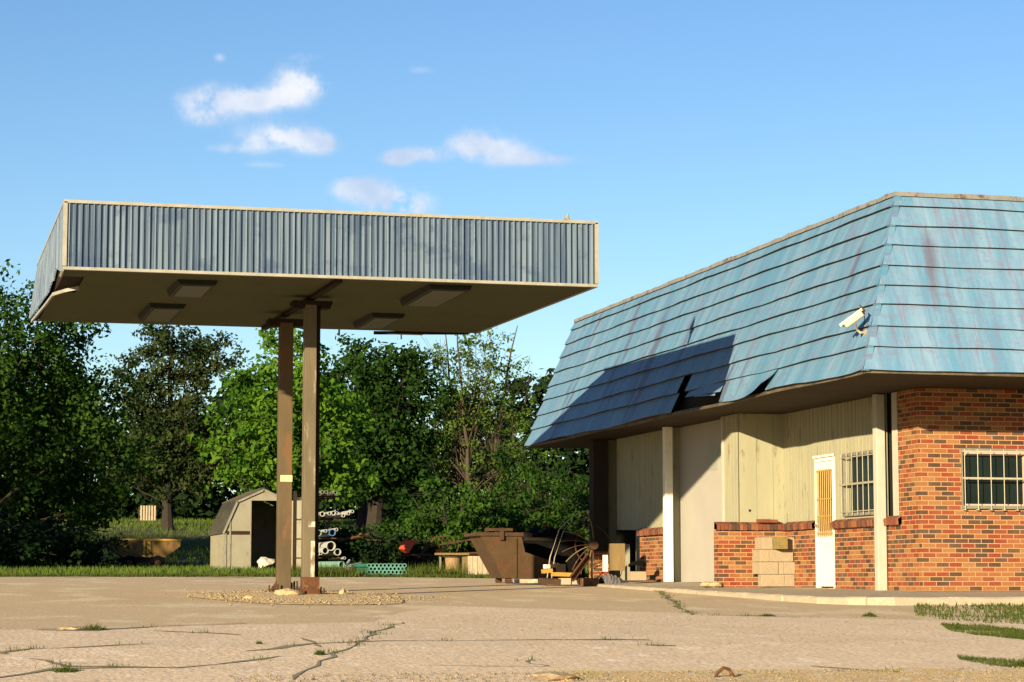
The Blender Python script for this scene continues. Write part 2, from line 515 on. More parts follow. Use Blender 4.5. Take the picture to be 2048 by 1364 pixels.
M_post = mat('rusting_column_paint', (.088, .062, .030), (.062, .042, .021), 3, .75, .2, 18, stretch=(1, 1, .35), c3=(.115, .055, .024), spots=.26, spot_scale=3.2)
M_post2 = mat('peeling_column_paint', (.118, .093, .055), (.080, .062, .036), 4, .75, .2, 18, stretch=(1, 1, .25), c3=(.26, .22, .16), spots=.12, spot_scale=5)
M_rust = mat('deep_rust', (.095, .036, .014), (.055, .023, .010), 7, .9, .4, 30, c3=(.16, .08, .03), spots=.2, spot_scale=9)
M_rustd = mat('dark_rust', (.055, .028, .013), (.035, .018, .01), 6, .9, .4, 25, c3=(.10, .036, .013), spots=.25, spot_scale=7)
M_hop = mat('rusty_hopper_paint', (.064, .036, .013), (.042, .023, .009), 5, .85, .35, 25, c3=(.075, .028, .010), spots=.3, spot_scale=9)
M_rock = mat('sandy_rock', (.40, .29, .16), (.30, .21, .12), 8, .95, .7, 30)
M_block = mat('cinder_block', (.285, .22, .145), (.245, .19, .125), 7, .95, .6, 60, fine=.15)
M_mossblock = mat('mossy_block', (.20, .14, .045), (.14, .105, .04), 9, .95, .6, 60)
M_wood = mat('weathered_timber', (.19, .125, .052), (.13, .088, .038), 5, .9, .4, 20, stretch=(3, 3, .4))
M_shed = mat('faded_shed_paint', (.20, .185, .135), (.165, .152, .112), 3, .85, .2, 16, c3=(.17, .10, .045), spots=.1, spot_scale=3)
M_shroof = mat('shed_roof_sheet', (.065, .06, .04), (.04, .037, .026), 4, .8, .3, 20, stretch=(1, .2, 1))
M_bag = mat('white_plastic_bag', (.5, .46, .38), (.38, .34, .28), 8, .5, .5, 12)
M_yellow = mat('faded_yellow_paint', (.15, .088, .022), (.10, .058, .016), 3, .8, .2, 12, c3=(.07, .032, .013), spots=.3, spot_scale=3)
M_yboard = mat('yellow_board', (.36, .20, .028), (.28, .15, .03), 6, .8)
M_red = mat('red_implement_paint', (.60, .085, .028), (.42, .05, .02), 6, .6)
M_pvc = mat('white_pvc', (.36, .36, .33), (.28, .28, .26), 5, .45)
M_pvcgreen = mat('pale_green_pvc', (.14, .25, .18), (.11, .2, .15), 5, .45)
M_pvcblue = mat('blue_pvc', (.075, .15, .28), (.06, .12, .24), 5, .45)
M_pvcgrey = mat('grey_conduit', (.17, .16, .13), (.13, .12, .10), 5, .5)
M_teal = mat('teal_pipe', (.022, .15, .11), (.018, .12, .09), 5, .45)
M_panelw = mat('whitewashed_boards', (.36, .30, .21), (.28, .22, .15), 6, .8, .2, 20)
M_tarp = mat('blue_grey_tarp', (.07, .10, .12), (.12, .085, .07), 6, .7, .5, 14)
M_bark = mat('bark', (.060, .044, .028), (.038, .028, .018), 8, .95, .6, 20, stretch=(1, 1, .3))
M_barkd = mat('dark_bark', (.026, .020, .013), (.016, .012, .009), 8, .95, .6, 20)
M_camw = mat('security_camera_paint', (.48, .45, .32), (.42, .39, .27), 6, .4)
M_tank = mat('dull_brown_drum', (.24, .15, .07), (.16, .10, .05), 6, .8)
L_dark = leaf_mat('leaf_deep_green', (.006, .022, .003), (.026, .062, .008))
L_mid = leaf_mat('leaf_mid_green', (.009, .030, .004), (.042, .090, .010))
L_bright = leaf_mat('leaf_bright_maple', (.022, .070, .005), (.088, .168, .015), .35)
L_olive = leaf_mat('leaf_olive', (.010, .024, .006), (.048, .062, .018))
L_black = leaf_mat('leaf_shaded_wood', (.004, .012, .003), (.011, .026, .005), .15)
L_light = leaf_mat('leaf_light_feathery', (.030, .062, .008), (.085, .135, .022), .3)
G_grass = leaf_mat('grass_blade', (.028, .052, .008), (.078, .086, .018), .3)
G_dry = leaf_mat('dry_grass_blade', (.20, .16, .05), (.32, .25, .09), .3)
G_lawn = leaf_mat('lawn_blade', (.05, .085, .013), (.085, .12, .02), .3)


def corr_mat():
    """blue paint worn off the ribs of the fascia sheet in vertical streaks"""
    m = bpy.data.materials.new('worn_blue_fascia_sheet'); m.use_nodes = True
    nt = m.node_tree; N, L = nt.nodes, nt.links
    b = N['Principled BSDF']; b.inputs['Roughness'].default_value = .6; b.inputs['Specular IOR Level'].default_value = .3
    geo = N.new('ShaderNodeNewGeometry')
    prev = None
    c = None
    for i, (st, sc, lo, hi, c1, c2) in enumerate((((9, 9, .12), 1.6, .42, .60, (.036, .062, .112), (.120, .165, .215)),
                                                  ((1.2, 1.2, 1.6), 1.3, .52, .62, None, (.028, .052, .108)),
                                                  ((26, 26, .2), 1.2, .55, .64, None, (.165, .215, .25)))):
        mp = N.new('ShaderNodeMapping'); mp.inputs['Scale'].default_value = st
        L.new(geo.outputs['Position'], mp.inputs['Vector'])
        n = N.new('ShaderNodeTexNoise'); n.inputs['Scale'].default_value = sc; n.inputs['Detail'].default_value = 6; n.inputs['Roughness'].default_value = .7
        L.new(mp.outputs[0], n.inputs['Vector'])
        r = N.new('ShaderNodeMapRange'); r.inputs['From Min'].default_value = lo; r.inputs['From Max'].default_value = hi
        r.inputs['To Max'].default_value = 1.0 if i == 0 else .6
        L.new(n.outputs['Fac'], r.inputs['Value'])
        x = N.new('ShaderNodeMixRGB'); L.new(r.outputs['Result'], x.inputs['Fac'])
        if c is None: x.inputs['Color1'].default_value = (*c1, 1)
        else: L.new(c, x.inputs['Color1'])
        x.inputs['Color2'].default_value = (*c2, 1)
        c = x.outputs['Color']
    L.new(c, b.inputs['Base Color'])
    return m


M_corr = corr_mat()


# ------------------------------------------------------------------ ground
def terrain():
    xs = np.concatenate([np.linspace(-260, -40, 12), np.linspace(-36, 36, 37), np.linspace(45, 260, 12)])
    ys = np.array(sorted(set(list(np.linspace(-60, 140, 101)) + GY + [170, 220, 300, 399])))
    V = []
    for y in ys:
        for x in xs:
            far = max(0.0, (y - 60)) * .004
            V.append((x, y, zg(y) + .05 * math.sin(x * .31 + y * .17) * min(1, max(0, (y - 22) / 14)) + far * math.sin(x * .05)))
    nx = len(xs)
    F = [(j * nx + i, j * nx + i + 1, (j + 1) * nx + i + 1, (j + 1) * nx + i) for j in range(len(ys) - 1) for i in range(nx - 1)]
    tag(raw('ground', V, F, M_earth, smooth=True), kind='structure')


def sheet(name, m, xs, lo, hi, lift, rows=10, kind='structure'):
    V = []
    for r in range(rows + 1):
        for x in xs:
            y = lo(x) + (hi(x) - lo(x)) * r / rows
            V.append((x, y, 0))
    V = [(x, y, zg(y) + lift) for x, y, _ in V]
    nx = len(xs)
    F = [(j * nx + i, j * nx + i + 1, (j + 1) * nx + i + 1, (j + 1) * nx + i) for j in range(rows) for i in range(nx - 1)]
    return tag(raw(name, V, F, m), kind=kind)


def wob(x, s, a):
    return a * (math.sin(x * 1.7 * s + 1.3) + .6 * math.sin(x * 4.1 * s + .4) + .4 * math.sin(x * 9.3 * s))


terrain()
xs = np.arange(-40, 30.01, .25)
EDGE_X = [-60, -12, -9, -4.7, -2.5, -1, 3, 30]
EDGE_Y = [18.2, 18.6, 18.9, 18.8, 17.2, 18.0, 18.0, 18.0]
lot_hi = lambda x: float(np.interp(x, EDGE_X, EDGE_Y)) + wob(x, 1, .18)
sheet('parking_lot', M_lot, xs, lambda x: -12.0, lot_hi, .004)
SLX = [-40, -12.8, -10.6, -9.2, -8.4, -7.3, -4.56, -3.67, -2.6, 30]
SLY = [-9.5, -8.45, -7.4, -6.9, -4.0, -1.7, -5.3, -6.6, -7.3, -8.5]
slab_hi = lambda x: float(np.interp(x, SLX, SLY)) + wob(x, 2, .05)
sheet('concrete_pavement', M_slab, xs, lambda x: -12.0, slab_hi, .009, 4)
sheet('near_pavement', M_slab, xs, lambda x: -23.0, lambda x: -12.0, .009, 4)
sheet('dirt_verge', M_bank, np.arange(-9.9, 12, .2), lambda x: -23.0, lambda x: -14.9 - max(0, (-9.0 - x)) * 3 + wob(x, 2, .22) - .35 * (x > -7.6) * (x < -7.0), .016, 5)
sheet('dirt_verge', M_slab, np.arange(-22, -11.6, .2), lambda x: -23.0, lambda x: -15.0 + wob(x, 2, .25) + (x + 12) * .02, .016, 5)

# cracks and joints: strips of dirt lying in the pavement
CR = MB()


def crack(pts, w, jit=.06, step=.35, seed=0):
    rr = random.Random(seed)
    P = []
    for (a, b) in zip(pts[:-1], pts[1:]):
        n = max(2, int(math.dist(a, b) / step))
        for i in range(n):
            t = i / n
            P.append((a[0] + (b[0] - a[0]) * t + rr.uniform(-jit, jit), a[1] + (b[1] - a[1]) * t + rr.uniform(-jit, jit)))
    P.append(pts[-1])
    vs = []
    for i, p in enumerate(P):
        q0 = P[max(0, i - 1)]; q1 = P[min(len(P) - 1, i + 1)]
        dx, dy = q1[0] - q0[0], q1[1] - q0[1]
        l = math.hypot(dx, dy) or 1
        ww = w * .38 * rr.uniform(.25, 1.2) * (0.4 if i in (0, len(P) - 1) else 1)
        nx_, ny_ = -dy / l * ww / 2, dx / l * ww / 2
        for s in (1, -1):
            X, Y = p[0] + nx_ * s, p[1] + ny_ * s
            vs.append((X, Y, zg(Y) + .013))
    CR.add(vs, [(2 * i, 2 * i + 1, 2 * i + 3, 2 * i + 2) for i in range(len(P) - 1)])
    return P


def gp(x, y):
    """ground point under a sighting"""
    v = ray(x, y); t = 8.0
    for _ in range(60):
        P = CAM + v * t
        t += (P[2] - zg(P[1])) / max(1e-4, -v[2]) * .7 if abs(v[2]) > 1e-4 else 0
        if abs(P[2] - zg(P[1])) < 1e-4: break
    return (float(P[0]), float(P[1]))


def gpx(x, Y):
    return float(at(x, 1000, Y)[0])


cracks = [([(575, 1364), (640, 1325), (700, 1295), (760, 1262), (805, 1246)], .10), ([(500, 1306), (620, 1290), (760, 1284), (1000, 1283), (1300, 1281)], .30),
          ([(0, 1312), (20, 1304), (60, 1300), (160, 1297), (300, 1290)], .28), ([(100, 1325), (130, 1335), (360, 1338), (470, 1326), (560, 1315)], .18),
          ([(0, 1358), (120, 1340), (340, 1338)], .30), ([(60, 1262), (180, 1264), (300, 1255), (400, 1252), (490, 1248)], .40),
          ([(300, 1264), (420, 1268), (480, 1272)], .22), ([(1160, 1281), (1240, 1281), (1300, 1283)], .5), ([(1300, 1293), (1350, 1294)], .5),
          ([(1060, 1323), (1075, 1330), (1085, 1336)], .10), ([(600, 1278), (625, 1290), (640, 1296)], .12), ([(60, 1320), (100, 1328), (200, 1330)], .12),
          ([(830, 1333), (1100, 1336)], .12), ([(1030, 1215), (1140, 1220), (1260, 1226), (1380, 1231), (1500, 1234), (1640, 1237)], .16),
          ([(0, 1176), (100, 1173), (300, 1170), (540, 1168)], .3), ([(1600, 1334), (1760, 1345), (1900, 1349)], .16)]
crack_pts = []
for k, (pp, w) in enumerate(cracks):
    crack_pts.append(crack([gp(*q) for q in pp], w, seed=k))
tag(CR.build('pavement_cracks', M_crack), kind='structure')
CR = MB()
for k, (pp, w) in enumerate((([(885, 1211), (960, 1212), (1060, 1216), (1180, 1221), (1260, 1226)], .30), ([(1290, 1228), (1400, 1231), (1500, 1233), (1600, 1236)], .22), ([(80, 1259), (150, 1260), (240, 1258)], .3))):
    crack([gp(*q) for q in pp], w, seed=80 + k)
tag(CR.build('pavement_edge', M_panelw), kind='structure')


# sidewalk with kerb round the station
def sidewalk():
    # outer edge (plan) from the right along the front, round the corner, back along the side wall
    outer = [(13, -1.95), (5, -1.9), (1.0, -1.85), (-1.2, -1.8), (-1.75, -1.5), (-1.95, -.9), (-1.98, .5), (-1.98, 2.5), (-2.0, 5), (-2.0, 8), (-1.95, 11), (-1.6, 13.2)]
    inner = [(13, .05), (5, .05), (1.0, .05), (.05, .05), (.05, .05), (.05, .05), (.05, .6), (.05, 2.5), (.05, 5.5), (-.3, 8), (-.3, 11), (-.3, 13.2)]
    zin = lambda p: float(np.interp(p[1], [-2, 0, 5.4, 7, 13.2], [-.004, -.004, .055, .12, .20]))
    zo = lambda p: float(np.interp(p[1], [-2, -1, 3, 8, 13.2], [-.075, -.072, -.01, .07, .15]))
    P_o, P_i = [], []
    for a, b, c, d in zip(outer[:-1], outer[1:], inner[:-1], inner[1:]):
        n = max(1, int(math.dist(a, b) / .3))
        for i in range(n):
            t = i / n
            P_o.append((a[0] + (b[0] - a[0]) * t, a[1] + (b[1] - a[1]) * t)); P_i.append((c[0] + (d[0] - c[0]) * t, c[1] + (d[1] - c[1]) * t))
    vs, fs = [], []
    for i, (o, q) in enumerate(zip(P_o, P_i)):
        zt = zo(o) + rng.uniform(-.006, .004)
        ch = rng.uniform(.008, .03)
        d = Vector((q[0] - o[0], q[1] - o[1])).normalized()
        vs += [(o[0], o[1], zg(o[1]) - .08), (o[0], o[1], zt - ch), (o[0] + d.x * ch * 1.3, o[1] + d.y * ch * 1.3, zt), (q[0], q[1], zin(q))]
        if i:
            k = 4 * i
            for j in range(3):
                fs.append((k - 4 + j, k + j, k + j + 1, k - 3 + j))
    m = MB(); m.add(vs, fs)
    o = m.build('sidewalk', M_concrete)
    tag(o, kind='structure')
    j = MB()
    for (x, y, r) in ((-1.62, -1.64, .7), (3.6, -1.9, 0)):
        j.box(x - .012, x + .012, y - .02, y + .3, -.30, zo((0, y)) + .004, rot=r)
    tag(j.build('kerb_joints', M_crack), kind='structure')


sidewalk()


# ------------------------------------------------------------------ the station
ST = thing('service_station', (0, 0, 0), 'low brick and cream-siding station with a weathered blue mansard roof', 'building')


def grooved(mb, axis, fix, u0, u1, z0, z1, pitch=.150, depth=.020, gap=.024, out=-1):
    """vertical-groove siding; axis: direction the boards march along (0 or 1); fix: plane of the face; out: outward sign"""
    prof = [(u0, 0)]
    u = u0
    k = 0
    while u < u1 - gap:
        n = min(u + pitch * (1 if k % 3 else .72), u1)
        prof += [(n - gap, 0), (n - gap + .003, depth), (n - .003, depth), (n, 0)] if n < u1 else [(n, 0)]
        u = n; k += 1
    vs = []
    for (a, d) in prof:
        for z in (z0, z1):
            off = fix - out * d
            vs.append((a, off, z) if axis == 0 else (off, a, z))
    fs = [(2 * i, 2 * i + 2, 2 * i + 3, 2 * i + 1) for i in range(len(prof) - 1)]
    mb.add(vs, fs)


def station():
    T = 2.90
    # front brick wall with its window opening
    w = MB()
    x0, x1, z0, z1 = .66, 1.83, 1.185, 2.045
    for (a, b, c, d) in ((0, x0, 0, T), (x1, 12, 0, T), (x0, x1, 0, z0), (x0, x1, z1, T)):
        w.add([(a, 0, c), (b, 0, c), (b, 0, d), (a, 0, d)], [(0, 1, 2, 3)])
    r = .14
    w.add([(x0, 0, z0), (x0, r, z0), (x0, r, z1), (x0, 0, z1)], [(0, 1, 2, 3)]); w.add([(x1, 0, z0), (x1, r, z0), (x1, r, z1), (x1, 0, z1)], [(0, 1, 2, 3)])
    w.add([(x0, 0, z1), (x1, 0, z1), (x1, r, z1), (x0, r, z1)], [(0, 1, 2, 3)]); w.add([(x0, 0, z0), (x1, 0, z0), (x1, r, z0), (x0, r, z0)], [(0, 1, 2, 3)])
    w.build('brick_wall', M_brickX, ST)
    # brick return and wainscot along the side
    w = MB()
    w.add([(0, 0, 0), (0, .71, 0), (0, .71, T), (0, 0, T)], [(0, 1, 2, 3)])
    for (a, b) in ((.71, 3.17), (3.95, 5.38)):
        w.add([(0, a, -.02), (0, b, -.02), (0, b, 1.0), (0, a, 1.0)], [(0, 1, 2, 3)])
    w.add([(0, .71, 1.0), (0, .71, T), (.1, .71, T), (.1, .71, 1.0)], [(0, 1, 2, 3)])
    w.add([(0, 3.17, -.02), (.1, 3.17, -.02), (.1, 3.17, 1.0), (0, 3.17, 1.0)], [(0, 1, 2, 3)])
    w.build('brick_wainscot', M_brickY, ST)
    w = MB()
    w.add([(-1.16, 5.30, 0), (-1.16, 5.52, 0), (-1.16, 5.52, .98), (-1.16, 5.30, .98)], [(0, 1, 2, 3)])
    # wainscot of the far bay
    w.build('brick_wainscot', M_brickY, ST)
    w = MB()
    w.add([(-.78, 8.96, 0), (-.78, 10.75, 0), (-.78, 10.75, 1.03), (-.78, 8.96, 1.03)], [(0, 1, 2, 3)])
    w.build('brick_wainscot', M_brickY, ST)
    w = MB()
    w.add([(-1.16, 5.30, 0), (0, 5.30, 0), (0, 5.30, .98), (-1.16, 5.30, .98)], [(0, 1, 2, 3)])
    w.add([(-1.16, 5.52, 0), (-.76, 5.52, 0), (-.76, 5.52, .98), (-1.16, 5.52, .98)], [(0, 1, 2, 3)])
    
    w.build('brick_wainscot', M_brickX, ST)
    # brick pillar at the far corner; canopy shade painted dark brown above the foot
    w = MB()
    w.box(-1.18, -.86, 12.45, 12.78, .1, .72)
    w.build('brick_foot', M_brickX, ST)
    w = MB(); w.box(-1.17, -.87, 12.46, 12.77, .72, T - .003); w.build('shade_coloured_pillar', mat('canopy_shade_brown', (.022, .014, .009), (.014, .009, .006), 5, .9), ST)
    # sloping rowlock sill courses: bricks on edge, one by one
    sl = MB(); mo = MB()

    def ledgeY(y0, y1, x, z, d=.06, tilt=.10):
        y = y0; k = 0
        while y < y1 - .02:
            h = rng.uniform(-.004, .004)
            ln = min(.058, y1 - y)
            sl.add([(x - d, y, z - .115 + h), (x - d, y + ln, z - .115 + h), (x - d - .012, y + ln, z - .022 + h), (x - d - .012, y, z - .022 + h),
                    (x + .02, y, z - .10), (x + .02, y + ln, z - .10), (x + .01, y + ln, z + .022), (x + .01, y, z + .022)],
                   [(0, 1, 2, 3), (4, 7, 6, 5), (0, 4, 5, 1), (3, 2, 6, 7), (0, 3, 7, 4), (1, 5, 6, 2)], mi=rng.choice((0, 0, 1, 2)))
            y += .066; k += 1
        mo.add([(x - d + .012, y0, z - .112), (x - d + .012, y1, z - .112), (x - d + .002, y1, z - .030), (x - d + .002, y0, z - .030),
                (x + .015, y0, z - .098), (x + .015, y1, z - .098), (x + .006, y1, z + .012), (x + .006, y0, z + .012)],
               [(0, 1, 2, 3), (4, 7, 6, 5), (0, 4, 5, 1), (3, 2, 6, 7), (0, 3, 7, 4), (1, 5, 6, 2)])
        mo.box(x - d + .01, x + .2, y1 - .012, y1 - .004, z - .11, z + .0)

    def ledgeX(x0, x1, yf, z, d=.055):
        x = x0
        while x < x1 - .02:
            h = rng.uniform(-.005, .005); ln = min(.058, x1 - x)
            sl.add([(x, yf - d, z - .115 + h), (x + ln, yf - d, z - .115 + h), (x + ln, yf - d - .012, z - .022 + h), (x, yf - d - .012, z - .022 + h),
                    (x, yf + .09, z - .10), (x + ln, yf + .09, z - .10), (x + ln, yf + .08, z + .022), (x, yf + .08, z + .022)],
                   [(0, 1, 2, 3), (4, 7, 6, 5), (0, 4, 5, 1), (3, 2, 6, 7), (0, 3, 7, 4), (1, 5, 6, 2)], mi=rng.choice((0, 0, 1, 2)))
            x += .066
        mo.add([(x0, yf - d + .012, z - .112), (x1, yf - d + .012, z - .112), (x1, yf - d + .002, z - .03), (x0, yf - d + .002, z - .03),
                (x0, yf + .085, z - .098), (x1, yf + .085, z - .098), (x1, yf + .075, z + .012), (x0, yf + .075, z + .012)],
               [(0, 1, 2, 3), (4, 7, 6, 5), (0, 4, 5, 1), (3, 2, 6, 7), (0, 3, 7, 4), (1, 5, 6, 2)])
    RM = [M_rowlock, mat('rowlock_dark', (.07, .035, .022), (.05, .028, .018), 14, .9), mat('rowlock_orange', (.21, .08, .03), (.17, .06, .025), 14, .9)]

    def ledge(fn, *a):
        nonlocal sl, mo
        sl, mo = MB(), MB(); fn(*a)
        q = sl.build('brick_sill', RM, ST); mo.build('mortar', M_mortar, q); return q
    ledge(ledgeY, .62, 3.17, -.002, 1.07)
    ledge(ledgeY, 3.97, 5.22, -.002, 1.085)
    ledge(ledgeY, 8.92, 10.78, -.78, 1.10)
    s = ledge(ledgeX, -1.20, -.005, 5.30, 1.09)
    lb = MB(); lb.box(-.50, -.30, 5.18, 5.29, 1.10, 1.155, rot=.08); lb.box(-.33, -.16, 5.19, 5.30, 1.10, 1.15, rot=-.05)
    lb.build('loose_brick', M_rowlock, s)
    # siding
    w = MB()
    dy0, dy1, dz1 = 3.17, 3.95, 2.08
    wy0, wy1, wz0, wz1 = 1.40, 2.78, 1.13, 2.10
    grooved(w, 1, .02, 1.13, wy0, 1.0, T); grooved(w, 1, .02, wy0, wy1, wz1, T); grooved(w, 1, .02, wy0, wy1, 1.0, wz0)
    grooved(w, 1, .02, wy1, dy0, 1.0, T); grooved(w, 1, .02, dy0, dy1, dz1, T); grooved(w, 1, .02, dy1, 5.38, 1.0, T)
    grooved(w, 0, 5.38, -.76, -.74, 1.0, T, pitch=.05)
    for (a, b) in ((-.74, -.455), (-.45, -.165), (-.16, .02)):
        w.box(a, b, 5.375, 5.40, 1.0, T)
    w.box(-.76, .02, 5.386, 5.41, 1.0, T)
    grooved(w, 1, -.76, 5.38, 6.15, .9, T)
    w.add([(-.76, 6.15, .1), (-.40, 6.15, .1), (-.40, 6.15, T), (-.76, 6.15, T)], [(0, 1, 2, 3)])
    w.build('siding', M_siding, ST)
    w = MB()
    grooved(w, 1, -.70, 8.96, 12.45, 1.0, T); grooved(w, 1, -.70, 10.75, 12.45, .1, 1.0)
    w.add([(-.70, 8.96, .1), (-.50, 8.96, .1), (-.50, 8.96, T), (-.70, 8.96, T)], [(0, 1, 2, 3)])
    w.add([(-.30, 12.78, .1), (-.86, 12.78, .1), (-.86, 12.78, T), (-.30, 12.78, T)], [(0, 1, 2, 3)])
    w.build('siding', M_siding, ST)
    # shell that closes the building: rear, right side, roof deck, floor
    w = MB()
    w.box(-.28, -.22, 12.8, 14.6, .1, T); w.box(-.28, 12, 14.6, 14.7, -.2, T); w.box(11.9, 12, .02, 14.6, -.2, T)
    w.box(.15, 11.9, .15, 14.6, -.3, -.02)
    w.build('rear_wall', M_siding, ST)
    w = MB(); w.box(.16, 11.85, 5.6, 5.7, 0, T); w.box(1.9, 2.0, .2, 5.5, 0, T); w.build('partition', M_dark, ST)
    # white corner trim, knot hole, seam
    w = MB()
    w.box(-.012, .03, .71, .89, 1.09, T - .004); w.build('corner_trim', MATS['near_post_paint'], ST)
    w = MB(); w.box(-.79, -.76, 6.10, 6.16, .99, T - .004)
    w.build('corner_trim', M_nearpost, ST)
    w = MB(); w.tube([(-.58, 5.374, 1.30), (-.58, 5.37, 1.30)], .022, 10); w.build('knot_hole', M_dark, ST)
    w = MB(); w.box(.16, .20, .80, 1.3, 1.02, T - .004); w.box(.045, .16, 1.12, 1.13, 1.02, T - .004); w.build('dark_slot', M_dark, ST)
    # smooth bay door
    w = MB(); w.box(-.58, -.54, 6.15, 9.5, .13, T)
    d = w.build('bay_door', M_panel, ST)
    w = MB(); w.box(-.586, -.572, 6.9, 7.35, 2.05, 2.42); w.build('door_pane', mat('painted_pane', (.26, .27, .22), (.22, .23, .19), 3, .4), d)
    # posts
    for (xa, xb, ya, yb, zb, lab) in ((-.16, -.02, 1.12, 1.26, 0.0, 'pale post beside the brick corner'), (-.95, -.80, 8.70, 8.83, .13, 'bright white post between bay door and far bay')):
        w = MB(); w.box(xa, xb, ya, yb, zb, T - .004)
        p = w.build('post', M_whitepaint if zb else M_nearpost, ST, bevel=.008)
        p['label'] = lab
    # entry door
    w = MB()
    y0, y1 = 3.17, 3.95
    w.box(-.005, .07, y0, y0 + .05, .03, dz1); w.box(-.005, .07, y1 - .05, y1, .03, dz1); w.box(-.005, .07, y0 + .05, y1 - .05, dz1 - .05, dz1)
    w.box(-.03, .0, y0 - .02, y1 + .02, dz1 + .01, dz1 + .045)
    dr = MB()
    dr.box(.02, .05, y0 + .05, y1 - .05, .06, 2.03)
    door = dr.build('door', M_whitepaint, ST)
    w.build('door_frame', M_whitepaint, door)
    g = MB()
    g.box(.012, .02, y0 + .13, y1 - .13, .93, 1.86); g.build('door_glass', mat('amber_screen', (.14, .10, .03), (.10, .07, .02), 8, .3), door)
    g = MB()
    n = 8
    for i in range(n):
        yy = y0 + .11 + (y1 - y0 - .22) * i / (n - 1)
        g.tube([(-.012, yy, .84), (-.012, yy, 1.90)], .0085, 6)
    for zz in (.88, 1.15, 1.42, 1.87): g.box(-.018, -.006, y0 + .09, y1 - .09, zz, zz + .022)
    g.build('security_grille', M_goldgrille, door)
    g = MB(); g.tube([(.02, y1 - .10, 1.02), (-.05, y1 - .10, 1.02)], .022, 8); g.tube([(.015, y1 - .09, 1.10), (-.01, y1 - .09, 1.10)], .028, 10)
    g.build('door_knob', M_greyframe, door)
    g = MB(); g.box(-.10, .02, y0, y1, .01, .035); g.build('door_sill', M_concrete, door)
    # side window
    w = MB()
    f = .05
    w.box(-.02, .06, wy0, wy0 + f, wz0, wz1); w.box(-.02, .06, wy1 - f, wy1, wz0, wz1)
    w.box(-.02, .06, wy0 + f, wy1 - f, wz1 - f, wz1); w.box(-.03, .06, wy0 + f, wy1 - f, wz0, wz0 + f)
    w.box(.015, .038, wy0 + f, wy1 - f, 1.60, 1.635)
    sw = w.build('window', M_greyframe, ST)
    g = MB(); g.box(.040, .050, wy0 + f, wy1 - f, wz0 + f, wz1 - f); g.build('pane', M_glass, sw)
    g = MB(); g.box(.030, .039, wy1 - .20, wy1 - .05, wz0 + f, wz1 - f); g.build('curtain', M_siding, sw)
    g = MB()
    for i in range(7):
        yy = wy0 + .06 + (wy1 - wy0 - .12) * i / 6
        g.tube([(-.06, yy, wz0 + .015), (-.06, yy, wz1 - .01)], .0075, 6)
    g.box(-.07, -.05, wy0, wy1, wz0 + .06, wz0 + .075); g.box(-.07, -.05, wy0, wy1, wz1 - .08, wz1 - .065); g.box(-.072, -.048, wy0, wy1, 1.60, 1.63)
    for yy in (wy0 + .02, wy1 - .02):
        for zz in (wz0 + .06, wz1 - .08): g.box(-.06, 0, yy - .01, yy + .01, zz, zz + .015)
    g.build('window_bars', mat('bar_paint', (.26, .235, .17), (.2, .18, .14), 8, .5), sw)
    # front window
    x0, x1, z0, z1 = .66, 1.83, 1.185, 2.045
    w = MB()
    w.box(x0, x1, .05, .12, z1 - .10, z1); w.box(x1 - .16, x1, .05, .12, z0, z1 - .10); w.box(x0, x0 + .03, .05, .12, z0, z1 - .10)
    w.box(x0 + .03, x1 - .16, .05, .12, z0, z0 + .06)
    fw = w.build('window', M_pinkframe, ST)
    g = MB(); g.box(x0 + .03, x1 - .16, .06, .10, 1.595, 1.625); g.box(x0 - .005, x1 + .005, -.012, .05, z1 - .035, z1 - .003)
    g.box(x0 - .01, x1 + .01, -.055, .05, z0 - .012, z0 + .035); g.box(x0, x0 + .022, -.01, .05, z0 + .035, z1 - .035)
    g.build('sash_rail', M_greyframe, fw)
    g = MB(); g.box(x0 + .03, x1 - .16, .105, .115, z0 + .06, z1 - .10); g.build('pane', M_glass, fw)
    g = MB()
    for i in range(6):
        xx = x0 + .02 + i * .205
        g.tube([(xx, -.075, z0 - .03), (xx, -.075, z1 - .02)], .006, 6)
        g.box(xx - .012, xx + .012, -.075, .0, z0 - .035, z0 - .02)
    g.box(x0 - .01, x1 + .01, -.085, -.068, z1 - .06, z1 - .04); g.box(x0 - .01, x1 + .01, -.088, -.066, 1.60, 1.622)
    g.build('window_bars', mat('front_bar_paint', (.36, .32, .22), (.28, .24, .17), 8, .5), fw)

    # --- mansard roof
    ZB = [2.95, 3.28, 3.57, 3.88, 4.155, 4.445, 4.75, 5.03, 5.325, 5.49]
    ex, ey, sl_ = -1.65, -2.0, .92
    tt = [(z - 2.95) / 2.6 for z in ZB]
    ny, nz_ = .943, .333

